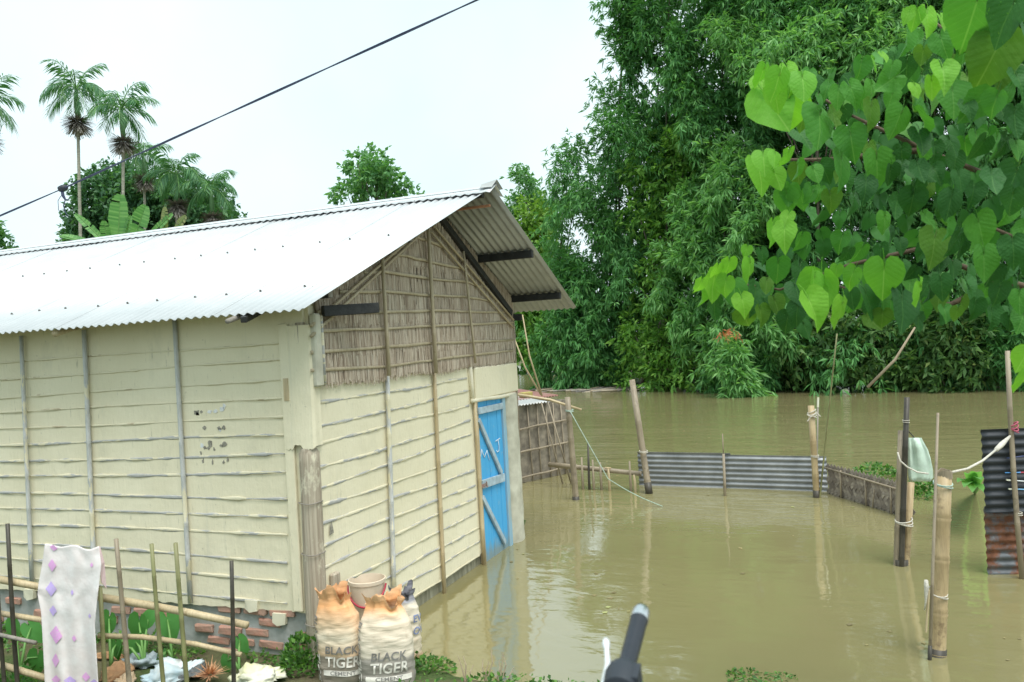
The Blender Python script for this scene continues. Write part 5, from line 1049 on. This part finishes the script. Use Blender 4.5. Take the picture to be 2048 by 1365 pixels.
clump_lab = ['leftmost bamboo clump, drooping to the water past the shed', 'tall bamboo clump second from left, hanging plume against the sky', 'tall dark bamboo clump behind the broadleaf tree', 'bamboo clump above the light green plume, fourth from left', 'bamboo clump behind the left edge of the heart leaves', 'bamboo clump behind the middle of the heart leaves', 'bamboo clump behind the right half of the heart leaves', 'rightmost bamboo clump hidden by the near tree']
roots = []; outs = [[] for _ in CL]; heads = [[] for _ in CL]
for i, x in enumerate(CL):
    p = pl(x, 775, 2, .0); p = C+(p-C)*1.05; p[2] = .1; roots.append(thing('bamboo_clump', clump_lab[i], 'bamboo', tuple(p), 'bamboo clumps on the far bank'))
for (x, y) in fill(GROVE, 70, 3):
    if inside(SKYGAP, x, y) or (x > 1190 and y < 720 and rng.random() < .10): continue
    i = int(np.argmin([abs(x-c_)+rng.uniform(0, 40) for c_ in CL])); dd = bank_depth(x)+rng.uniform(-1.8, 1.4)+(2.0 if inside(BROAD, x, y) else 0)
    vis = x < 1560 or y < 260 or True
    c_ = at(x, y, dd)
    if c_[2] < .9: c_[2] = .9+rng.random()*.5
    hid = x > 1620 and y > 230
    bamboo_plume(c_, 80 if hid else (270 if x < 1300 else 240), 74/FPX*dd*rng.uniform(.85, 1.15), .32, outs[i]); heads[i].append(c_)
for (x, y) in [(1255,15),(1252,55),(1258,95),(1252,130),(1140,595),(1125,640),(1140,660),(1165,690),(1112,700),(1150,728),(1205,715),(1185,650),(1130,560),(1160,560),(1215,740),(1090,735)]:
    i = 0 if x < 1180 else 1; dd = bank_depth(x)-.9+rng.uniform(-.5, .5); c_ = at(x, y, dd); c_[2] = max(c_[2], .7); bamboo_plume(c_, 170, 62/FPX*dd*.85, .36, outs[i]); heads[i].append(c_)
for (x, y) in fill([(1300,-140),(1330,150),(1250,270),(1190,400),(1160,740),(2250,760),(2250,-140)], 95, 5):     # inner, farther plumes
    if inside(SKYGAP, x, y): continue
    i = int(np.argmin([abs(x-c_) for c_ in CL])); c_ = at(x, y, bank_depth(x)+rng.uniform(2.5, 4.5)); c_[2] = max(c_[2], 1.2)
    bamboo_plume(c_, 100, 95/FPX*33*1.05, .50, outs[i], .36); heads[i].append(c_)
for i, rt in enumerate(roots):
    crown(rt, outs[i], .105, LEAF_BAMB, tipdrop=.15); b0 = np.array(rt.location); hs = sorted(heads[i], key=lambda q: -q[2])
    for k in range(7):
        h = hs[int(k*len(hs)/9)]; b_ = b0+np.array([rng.uniform(-.8, .8), rng.uniform(-.8, .8), -.2]); md_ = np.array([b_[0]*.75+h[0]*.25, b_[1]*.75+h[1]*.25, h[2]*.8]); m = MB()
        pts = [b_*(1-t)**2+2*md_*t*(1-t)+h*t**2 for t in np.linspace(0, 1, 12)]; m.tube(pts, list(np.linspace(.07, .02, 12)), 7); m.build('culm', CULM, rt, smooth=True)
def tree(name, label, base, pts_, n_spray, size, leafL, wr, mat, group=None, tr=.2, kind='broad', trunk_top=None):
    t = thing(name, label, 'tree', tuple(base), group); o_ = []
    for c_ in pts_: (broad_spray if kind == 'broad' else bamboo_plume)(np.asarray(c_), n_spray, size, leafL, o_)
    crown(t, o_, wr, mat); b_ = np.asarray(base, float); m = MB(); cen = np.mean(pts_, 0); tt = np.asarray(trunk_top) if trunk_top is not None else cen
    m.tube([b_-UP*.3, b_*.6+tt*.4, b_*.25+tt*.75, tt], [tr, tr*.75, tr*.5, tr*.25], 9); m.build('trunk', TRUNK, t, smooth=True)
    for c_ in pts_[::max(1, len(pts_)//7)]:
        m = MB(); s0 = b_*.45+tt*.55; m.tube([s0, (s0+np.asarray(c_))/2+UP*.2, np.asarray(c_)], [tr*.4, tr*.25, tr*.08], 6); m.build('limb', TRUNK, t, smooth=True)
    return t
def cl3(poly, sp_, seed, depth, jit=.8): return [at(x, y, (depth(x) if callable(depth) else depth)+rng.uniform(-jit, jit)) for x, y in fill(poly, sp_, seed)]
tree('broadleaf_tree', 'yellowish green broadleaf tree between the bamboo clumps', tuple(pl(1330, 775, 2, .05)), cl3(BROAD, 52, 11, lambda x: bank_depth(x)-.8), 60, 1.1, .30, .20, LEAF_BROAD)
tree('light_bamboo', 'pale green bamboo plume leaning out over the water, dipping below the far bank line', tuple(pl(1450, 778, 2, .05)), cl3(LIGHT, 48, 12, lambda x: bank_depth(x)-2.4, .6)+[at(1470, 745, 28.5), at(1482, 770, 28.3), at(1465, 720, 28.6)], 95, 1.0, .36, .10, LEAF_BAMBL, kind='bamboo', tr=.08)
tree('light_bamboo', 'pale bamboo plume against the top of the heart leaf tree', tuple(pl(1640, 776, 2, .05)), cl3([(1400,60),(1560,40),(1800,20),(1900,60),(1800,160),(1640,130),(1520,130),(1420,140)], 55, 13, lambda x: bank_depth(x)-1.8, .6), 90, 1.05, .34, .10, LEAF_BAMBL, kind='bamboo', tr=.08)
tree('bank_shrub', 'dark olive shrub hanging to the water under the heart leaves, left part', tuple(pl(1580, 777, 2, .05)), cl3([(1490,640),(1730,640),(1730,772),(1540,772)], 46, 14, lambda x: bank_depth(x)-1.2, .5), 55, .85, .30, .19, LEAF_SHRUB, tr=.1)
tree('bank_shrub', 'dark olive shrub hanging to the water beside the right edge pole', tuple(pl(1860, 777, 2, .05)), cl3([(1730,640),(1960,640),(1990,740),(1960,772),(1730,772)], 46, 15, lambda x: bank_depth(x)-1.2, .5), 55, .80, .28, .19, LEAF_SHRUB, tr=.1)
tree('bank_shrub', 'leafy light green shrub low over the water at the broadleaf tree foot', tuple(pl(1270, 777, 2, .05)), cl3([(1255,660),(1330,640),(1420,700),(1420,768),(1240,768)], 44, 16, lambda x: bank_depth(x)-2.0, .5), 55, .85, .28, .18, LEAF_BROAD, tr=.08)
o_ = []; rc_ = at(1455, 675, 27.8); broad_spray(rc_, 13, .42, .20, o_, .9); rt = thing('withered_spray', 'withered orange red leaf spray hanging in the green bamboo', 'leaves', tuple(rc_)); crown(rt, o_, .10, LEAF_RED, 'leaves')
m = MB(); m.tube([at(1735, 775, 25.5), at(1790, 720, 25.2), at(1830, 655, 25.0)], [.05, .045, .03], 6); tag(m.build('dead_branch', TWIG, None, smooth=True), 'bare pale branch slanting up from the water before the shrubs', 'branch')
# far trees seen past the house corner
tree('far_tree', 'pale yellow green tree far behind the roof overhang', tuple(pl(1075, 737, 2, .1)), cl3([(1025,440),(1100,420),(1135,520),(1120,610),(1040,610),(1000,500)], 42, 21, 62, 2), 170, 1.9, .40, .28, LEAF_FAR, tr=.3, group='far trees')
tree('far_tree', 'feathery light tree rising highest past the roof tip', tuple(pl(1060, 737, 2, .1)), cl3([(1040,355),(1075,350),(1095,410),(1070,440),(1030,430)], 34, 22, 64, 2), 110, 1.5, .42, .16, LEAF_MID, tr=.2, group='far trees', kind='bamboo')
tree('far_tree', 'dark green low tree at the far waterline beside the house corner', tuple(pl(1060, 739, 2, .1)), cl3([(1020,590),(1110,590),(1120,700),(1080,728),(1020,728)], 38, 23, 60, 2), 150, 1.9, .40, .26, LEAF_BROAD, tr=.3, group='far trees')
tree('far_tree', 'bright green round tree top behind the middle of the roof', tuple(at(760, 700, 42)*np.array([1, 1, 0])+UP*.4), cl3([(705,325),(735,315),(785,325),(830,352),(825,390),(800,415),(690,425),(690,380)], 34, 24, 42, 1.6), 60, .85, .28, .30, LEAF_MID, tr=.25, group='far trees')
tree('dark_tree', 'dark dense tree behind the palms and banana leaves', tuple(at(290, 720, 38)*np.array([1, 1, 0])+UP*.4), cl3([(190,345),(240,325),(300,345),(380,360),(455,400),(470,450),(380,500),(120,500),(140,470),(165,420)], 30, 25, 38, 1.2), 100, .95, .25, .28, LEAF_DARK, tr=.3, group='far trees')
tree('far_tree', 'sprig of green leaves at the left picture edge above the roof', tuple(at(-30, 740, 30)*np.array([1, 1, 0])+UP*.4), cl3([(-60,430),(2,455),(12,500),(-60,520)], 24, 26, 30, .6), 30, .5, .26, .3, LEAF_MID, tr=.12, group='far trees')
# ---------------------------------------------------------------- areca palms and banana plants
def frond(m_v, m_f, base, dirh, rise, L, nl, leafL, hang):
    """pinnate frond: arching rachis with drooping leaflets; returns rachis path"""
    path = []; d0 = unit(np.asarray(dirh)*math.cos(rise)+UP*math.sin(rise)); p = np.asarray(base, float).copy(); n = 14; dcur = d0.copy()
    for i in range(n+1):
        path.append(p.copy()); p = p+dcur*L/n; dcur = unit(dcur-UP*(.10+.10*i/n)*hang)
    for i in range(nl):
        t = .10+.9*i/nl; k = t*n; j = min(int(k), n-1); q = path[j]+(path[j+1]-path[j])*(k-j); tg = unit(path[j+1]-path[j]); sd_ = unit(np.cross(tg, UP)+1e-6)
        for s_ in (-1, 1):
            dv = unit(sd_*s_*.65+tg*.6-UP*(.25+.8*rng.random())*hang+UP*.15); l_ = leafL*(math.sin(math.pi*(.12+.80*t))**.6)*rng.uniform(.8, 1.1); w_ = unit(np.cross(dv, tg))*0+tg*.024*l_/.5; e = q+dv*l_-UP*l_*.22*hang; md_ = q+dv*l_*.5; n0 = len(m_v)
            m_v.extend([q, md_-w_, e, md_+w_]); m_f.append((n0, n0+1, n0+2, n0+3))
    return path
def palm(label, cx_, cy_, tx, dd, scale=1.0, nf=11, seed=1, fruit=True, by=None):
    r = random.Random(seed); top = at(cx_, cy_, dd); bs = at(tx, 600, dd); gz_ = .3; k = (top[2]-gz_)/max(.1, (top[2]-bs[2])); bs = top+(bs-top)*k; t = thing('areca_palm', label, 'palm', tuple(bs), 'areca palms behind the roof')
    m = MB(); sh = top-UP*1.0*scale; pts = []; rad = []
    for i in range(40):
        f_ = i/39; pts.append(bs+(sh-bs)*f_); rad.append(.052*scale*(1.1-.25*f_)*(1.07 if i % 2 else 1)); 
    m.tube(pts, rad, 9); m.build('trunk', PALM_TRUNK, t, smooth=True)
    m = MB(); m.tube([sh, sh+(top-sh)*.35, top], [.065*scale, .085*scale, .045*scale], 9); m.build('crownshaft', PALM_SHAFT, t, smooth=True)
    for i in range(nf):
        a = 2.4*i+seed; rise = math.radians(72-95*(i/nf)**1.1+r.uniform(-8, 8)); vv, ff_ = [], []
        path = frond(vv, ff_, top-UP*.05, np.array([math.cos(a), math.sin(a), 0]), rise, r.uniform(1.05, 1.4)*scale, 30, .55*scale, r.uniform(.75, 1.25)); fo = np_mesh('frond', vv, ff_, LEAF_PALM, t)
        m = MB(); m.tube(path, list(np.linspace(.022*scale, .006, len(path))), 5); m.build('rachis', STEM_G, fo)
    if fruit:
        vv, ff_ = [], []; c_ = sh-UP*.1
        for i in range(700):
            a, e = r.uniform(0, 6.28), r.uniform(-.9, .7); dv = np.array([math.cos(a)*math.cos(e), math.sin(a)*math.cos(e), math.sin(e)-.25]); L = r.uniform(.2, .50)*scale; q = c_+dv*L*.3; s_ = unit(np.cross(dv, UP))*.012; n0 = len(vv); vv.extend([q-s_, q+s_, q+dv*L*.8+s_, q+dv*L*.8-s_]); ff_.append((n0, n0+1, n0+2, n0+3))
        np_mesh('fruit_cluster', vv, ff_, PALM_FRUIT, t, kind='stuff')
palm('tallest areca palm with slender pale trunk, leftmost whole one', 152, 175, 163, 29, 1.12, 12, 3)
palm('areca palm right of the tallest with thick pale trunk', 243, 215, 244, 28, 1.08, 12, 5)
palm('areca palm half hidden, top just under the cable', 286, 305, 290, 31, .95, 10, 7)
palm('areca palm second from right with big dry fruit bunch', 352, 345, 348, 30, 1.1, 12, 9)
palm('rightmost areca palm, drooping yellowish fronds', 422, 375, 424, 30, 1.0, 12, 12)
palm('areca palm cut off by the left picture edge', -32, 205, -30, 28, 1.15, 12, 15)
def banana(label, bx, dd, leaves):
    b_ = at(bx, 700, dd)*np.array([1, 1, 0])+UP*.3; t = thing('banana_plant', label, 'banana plant', tuple(b_), 'banana plants behind the roof'); topz = at(bx, 520, dd); m = MB(); m.tube([b_, (b_+topz)/2, topz], [.14, .12, .08], 10); m.build('stem', STEM_G, t, smooth=True)
    for (x0, y0, x1, y1, w_, face, dry) in leaves:
        a, e = at(x0, y0, dd), at(x1, y1, dd-.2); dv = e-a; L = np.linalg.norm(dv); n = 26; sdv = unit(np.cross(dv, TOCAM*face+UP*(1-face))); wpx = w_/FPX*dd; vv, ff_ = [], []; up2 = unit(np.cross(sdv, dv))
        for s_ in (-1, 1):
            for i in range(n):
                f0, f1 = i/n, (i+.93)/n
                if rng.random() < .06: continue
                pr = lambda f_: wpx*.5*(math.sin(math.pi*min(.97, f_*.93+.04))**.5); rp_ = rng.uniform(.9, 1.02); tear = rng.random() < .25
                def P_(f_, o_): return a+dv*f_+UP*.10*L*math.sin(math.pi*f_)*0-UP*.05*L*f_*f_+sdv*s_*o_+up2*o_*.25
                f1b = f1 if tear else (i+1)/n; n0 = len(vv); vv.extend([P_(f0, 0), P_(f0+.02, pr(f0)*rp_), P_(f1b+.02, pr(f1b)*rp_), P_((i+1)/n, 0)]); ff_.append((n0, n0+1, n0+2, n0+3))
        lo = np_mesh('leaf', vv, ff_, LEAF_BANANA if not dry else LEAF_DRY, t); m = MB(); m.tube([topz, a, e], [.03, .025, .006], 6); m.build('midrib', STEM_G, lo)
LEAF_DRY = m_leaf('drying_banana_leaf', [(0, (.22, .26, .14)), (1, (.36, .36, .20))], .3, .7, .2)
LEAF_BANANA2 = LEAF_BANANA
banana('banana plant with the tall upright bright leaf', 240, 25, [(236,482,241,385,42,1.0,False),(215,485,208,440,22,.9,False),(180,486,118,470,26,.35,False),(210,485,150,425,16,.6,False),(250,480,262,430,18,.7,False)])
banana('banana plant with leaves slanting right under the palms', 290, 26, [(268,482,292,408,40,.9,False),(295,478,345,425,18,.7,False),(330,470,330,412,16,.9,True),(350,465,372,430,18,.8,True),(270,482,225,440,18,.5,False)])

# ---------------------------------------------------------------- the near heart leaf tree
def heart_mesh(name, mat, fold, droop, wav, seed, wd=.98):
    r = random.Random(seed); half = [(0, 1.0), (11, .83), (27, .68), (50, .60), (80, .555), (110, .53), (138, .50), (160, .43), (174, .28), (180, .07)]
    ang = [a for a, _ in half]+[360-a for a, _ in half[-2:0:-1]]; rad = [q for _, q in half]+[q for _, q in half[-2:0:-1]]; k = len(ang); P = [(0, 0, 0)]; ph = r.uniform(0, 6)
    def surf(x, y, e): return (x*wd, y, fold*abs(x)-droop*y*abs(y)+wav*e*math.sin(math.atan2(x, y)*6+ph)+.04*math.sin(y*5+ph)*e)
    for f_ in (.5, 1.0):
        for a, q in zip(ang, rad):
            jr = 1+(.03*r.uniform(-1, 1) if f_ == 1 else 0); P.append(surf(math.sin(math.radians(a))*q*f_*jr, math.cos(math.radians(a))*q*f_*jr, f_))
    F = [(0, 1+(i+1) % k, 1+i) for i in range(k)]+[(1+i, 1+(i+1) % k, 1+k+(i+1) % k, 1+k+i) for i in range(k)]
    n0 = len(P); pts = [(0, 0, 0), (0, -.18, .05), (.02, -.42, .06), (.05, -.62, .0)]
    for j, (x, y, z) in enumerate(pts):
        for t in range(3): P.append((x+.013*math.cos(t*2.1), y, z-.004+.013*math.sin(t*2.1)))
    for j in range(3):
        for t in range(3): F.append((n0+3*j+t, n0+3*j+(t+1) % 3, n0+3*(j+1)+(t+1) % 3, n0+3*(j+1)+t))
    me = bpy.data.meshes.new(name); me.from_pydata(P, [], F); me.polygons.foreach_set('use_smooth', [True]*len(me.polygons)); me.materials.append(mat); return me
HM = {c_: [heart_mesh('heart_leaf', HEART[c_], f_, d_, w_, i) for i, (f_, d_, w_) in enumerate([(.10, .10, .03), (.22, .22, .03), (.05, .42, .05), (.38, .15, .03), (-.22, .30, .06), (.15, -.15, .07), (.50, .35, .05)])] for c_ in 'lmdo'}
trunk_b = at(2330, 1250, 3.9); trunk_b[2] = gz(trunk_b[0], trunk_b[1])-.05
ht = thing('heart_leaf_tree', 'near tree with big heart shaped green leaves reaching in from the right', 'tree', tuple(trunk_b))
def hdepth(x): return float(np.interp(x, [1380, 1600, 1800, 2048, 2200], [4.3, 3.9, 3.5, 2.9, 2.7]))
m = MB(); hub = at(2300, 620, 3.9); m.tube([trunk_b, trunk_b*.6+hub*.4+np.array([.05, 0, 0]), hub, at(2280, 100, 3.9), at(2260, -300, 3.9)], [.10, .09, .08, .06, .03], 12); m.build('trunk', TRUNK, ht, smooth=True)
for br in [[(2300,640,3.9),(2000,560,3.7),(1830,500,3.7),(1700,530,3.9),(1560,580,4.1),(1430,560,4.3)], [(2290,420,3.9),(2050,380,3.7),(1850,300,3.7),(1700,230,3.9),(1570,150,4.1)], [(2000,560,3.7),(1900,610,3.6),(1760,600,3.8),(1640,560,4.0)], [(2285,200,3.9),(2080,150,3.6),(1930,90,3.6),(1850,30,3.7)], [(1850,300,3.7),(1650,320,4.0),(1530,320,4.2)], [(2280,560,3.9),(2150,560,3.3),(2040,480,3.0),(1950,440,3.1)], [(2280,120,3.9),(2180,60,3.0),(2080,20,2.8),(1990,10,2.8)]]:
    m = MB(); m.tube([at(q[0], q[1], q[2]+.30) for q in br], list(np.linspace(.018, .004, len(br))), 7); m.build('branch', BRANCH, ht, smooth=True)
def place_leaf(x0, y0, x1, y1, c_, dd, var=None, yawj=None):
    a, e = at(x0, y0, dd), at(x1, y1, dd); dv = e-a; Lp = np.linalg.norm(dv); tl_ = rng.uniform(-.55, .55); L = .86*Lp/math.cos(tl_); tip = unit(unit(dv)-_d*math.tan(tl_)*1.0); nrm = -_d+UP*rng.uniform(-.1, 1.1)+_R*rng.uniform(-.9, .9); s_ = unit(np.cross(tip, nrm)); nrm = np.cross(s_, tip)
    me_ = HM[c_][var if var is not None else rng.randrange(7)]; Mx = Matrix.Identity(4); sc_ = [L*rng.uniform(.92, 1.14), L, L]; off = V(a)-Vector(ht.location)
    for r_ in range(3): Mx[r_][0] = s_[r_]*sc_[0]; Mx[r_][1] = tip[r_]*sc_[1]; Mx[r_][2] = nrm[r_]*sc_[2]; Mx[r_][3] = off[r_]
    if REST is not None: REST.append((me_, Mx)); return
    o = link(bpy.data.objects.new('leaf', me_), ht); o.matrix_local = Mx
Z = 3.066; REST = None
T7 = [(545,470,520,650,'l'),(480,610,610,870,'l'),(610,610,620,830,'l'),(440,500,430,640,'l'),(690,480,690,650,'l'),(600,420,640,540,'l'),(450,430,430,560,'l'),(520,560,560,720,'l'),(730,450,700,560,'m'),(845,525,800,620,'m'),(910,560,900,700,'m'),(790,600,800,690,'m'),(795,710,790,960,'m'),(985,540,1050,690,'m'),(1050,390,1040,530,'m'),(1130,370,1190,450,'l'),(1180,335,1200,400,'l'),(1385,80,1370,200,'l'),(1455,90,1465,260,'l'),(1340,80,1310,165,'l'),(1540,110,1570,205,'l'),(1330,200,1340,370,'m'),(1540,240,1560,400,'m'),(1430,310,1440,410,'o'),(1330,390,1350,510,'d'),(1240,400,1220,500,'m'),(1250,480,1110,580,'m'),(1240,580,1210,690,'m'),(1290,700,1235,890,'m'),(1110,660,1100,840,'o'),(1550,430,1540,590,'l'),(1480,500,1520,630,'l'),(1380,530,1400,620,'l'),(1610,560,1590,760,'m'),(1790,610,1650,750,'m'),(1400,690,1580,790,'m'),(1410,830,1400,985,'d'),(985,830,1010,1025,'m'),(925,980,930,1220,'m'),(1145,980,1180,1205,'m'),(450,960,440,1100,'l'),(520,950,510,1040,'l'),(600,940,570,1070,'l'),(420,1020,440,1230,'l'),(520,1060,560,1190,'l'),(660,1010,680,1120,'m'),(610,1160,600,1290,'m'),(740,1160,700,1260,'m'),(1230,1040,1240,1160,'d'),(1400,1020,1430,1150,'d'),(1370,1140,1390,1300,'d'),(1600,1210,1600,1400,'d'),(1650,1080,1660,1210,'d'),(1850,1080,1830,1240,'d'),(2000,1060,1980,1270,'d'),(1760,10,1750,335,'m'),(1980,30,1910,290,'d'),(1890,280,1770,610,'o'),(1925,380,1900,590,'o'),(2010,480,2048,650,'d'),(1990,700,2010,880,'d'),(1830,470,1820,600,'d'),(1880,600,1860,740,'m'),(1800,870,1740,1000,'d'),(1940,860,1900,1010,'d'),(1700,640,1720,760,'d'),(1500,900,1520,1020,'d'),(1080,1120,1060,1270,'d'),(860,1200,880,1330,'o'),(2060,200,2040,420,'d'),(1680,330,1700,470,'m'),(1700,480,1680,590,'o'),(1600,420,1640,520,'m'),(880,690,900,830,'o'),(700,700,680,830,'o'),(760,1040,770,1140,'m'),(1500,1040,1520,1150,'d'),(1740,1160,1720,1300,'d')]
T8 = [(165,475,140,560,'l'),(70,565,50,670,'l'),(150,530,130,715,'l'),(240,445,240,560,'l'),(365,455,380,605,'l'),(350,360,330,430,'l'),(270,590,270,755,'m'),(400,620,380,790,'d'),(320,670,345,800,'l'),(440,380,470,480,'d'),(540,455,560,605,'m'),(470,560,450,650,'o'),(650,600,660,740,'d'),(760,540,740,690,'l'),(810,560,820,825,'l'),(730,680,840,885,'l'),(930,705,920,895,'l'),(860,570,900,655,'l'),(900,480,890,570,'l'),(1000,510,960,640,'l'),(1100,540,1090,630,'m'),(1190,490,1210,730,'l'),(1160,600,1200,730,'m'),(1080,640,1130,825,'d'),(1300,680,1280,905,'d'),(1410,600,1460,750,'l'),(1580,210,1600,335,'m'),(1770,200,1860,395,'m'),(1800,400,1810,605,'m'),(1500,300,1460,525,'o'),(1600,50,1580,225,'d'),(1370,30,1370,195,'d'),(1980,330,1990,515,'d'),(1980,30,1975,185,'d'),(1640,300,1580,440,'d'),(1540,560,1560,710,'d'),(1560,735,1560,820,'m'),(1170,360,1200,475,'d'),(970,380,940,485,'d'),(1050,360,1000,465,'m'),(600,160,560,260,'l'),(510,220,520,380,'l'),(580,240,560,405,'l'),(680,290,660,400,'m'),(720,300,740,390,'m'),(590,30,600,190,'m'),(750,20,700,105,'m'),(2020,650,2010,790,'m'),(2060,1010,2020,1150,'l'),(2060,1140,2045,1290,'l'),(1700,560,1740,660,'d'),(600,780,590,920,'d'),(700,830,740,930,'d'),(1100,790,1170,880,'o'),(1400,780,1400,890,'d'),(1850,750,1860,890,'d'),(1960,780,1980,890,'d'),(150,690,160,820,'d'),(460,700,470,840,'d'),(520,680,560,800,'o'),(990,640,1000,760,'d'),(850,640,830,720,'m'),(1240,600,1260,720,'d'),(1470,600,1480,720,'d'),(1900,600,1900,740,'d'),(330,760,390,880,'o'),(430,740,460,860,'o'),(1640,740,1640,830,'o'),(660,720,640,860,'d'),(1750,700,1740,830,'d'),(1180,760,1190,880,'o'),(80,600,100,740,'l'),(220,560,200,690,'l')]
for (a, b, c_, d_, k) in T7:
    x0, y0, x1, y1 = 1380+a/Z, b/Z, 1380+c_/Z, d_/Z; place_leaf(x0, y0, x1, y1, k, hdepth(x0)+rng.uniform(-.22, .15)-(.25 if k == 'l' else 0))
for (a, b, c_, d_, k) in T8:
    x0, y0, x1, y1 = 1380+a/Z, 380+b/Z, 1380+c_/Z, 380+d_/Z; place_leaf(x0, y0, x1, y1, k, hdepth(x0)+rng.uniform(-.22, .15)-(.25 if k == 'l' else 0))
HP = [(1530,180),(1600,170),(1720,150),(1830,60),(1900,80),(1960,20),(2200,-60),(2200,700),(2040,650),(1950,640),(1800,640),(1640,640),(1480,590),(1440,560),(1560,540),(1600,480),(1560,420),(1590,340),(1560,250)]
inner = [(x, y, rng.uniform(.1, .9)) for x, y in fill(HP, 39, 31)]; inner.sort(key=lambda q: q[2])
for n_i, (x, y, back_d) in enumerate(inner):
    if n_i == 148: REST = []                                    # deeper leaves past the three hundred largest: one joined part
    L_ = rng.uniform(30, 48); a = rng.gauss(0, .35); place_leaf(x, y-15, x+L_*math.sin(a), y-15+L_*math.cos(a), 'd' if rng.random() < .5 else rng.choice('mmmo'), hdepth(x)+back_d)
bm_ = bmesh.new()
for me_, Mx in REST:
    n0 = len(bm_.verts); bm_.from_mesh(me_); bm_.verts.ensure_lookup_table(); bmesh.ops.transform(bm_, matrix=Mx, verts=bm_.verts[n0:])
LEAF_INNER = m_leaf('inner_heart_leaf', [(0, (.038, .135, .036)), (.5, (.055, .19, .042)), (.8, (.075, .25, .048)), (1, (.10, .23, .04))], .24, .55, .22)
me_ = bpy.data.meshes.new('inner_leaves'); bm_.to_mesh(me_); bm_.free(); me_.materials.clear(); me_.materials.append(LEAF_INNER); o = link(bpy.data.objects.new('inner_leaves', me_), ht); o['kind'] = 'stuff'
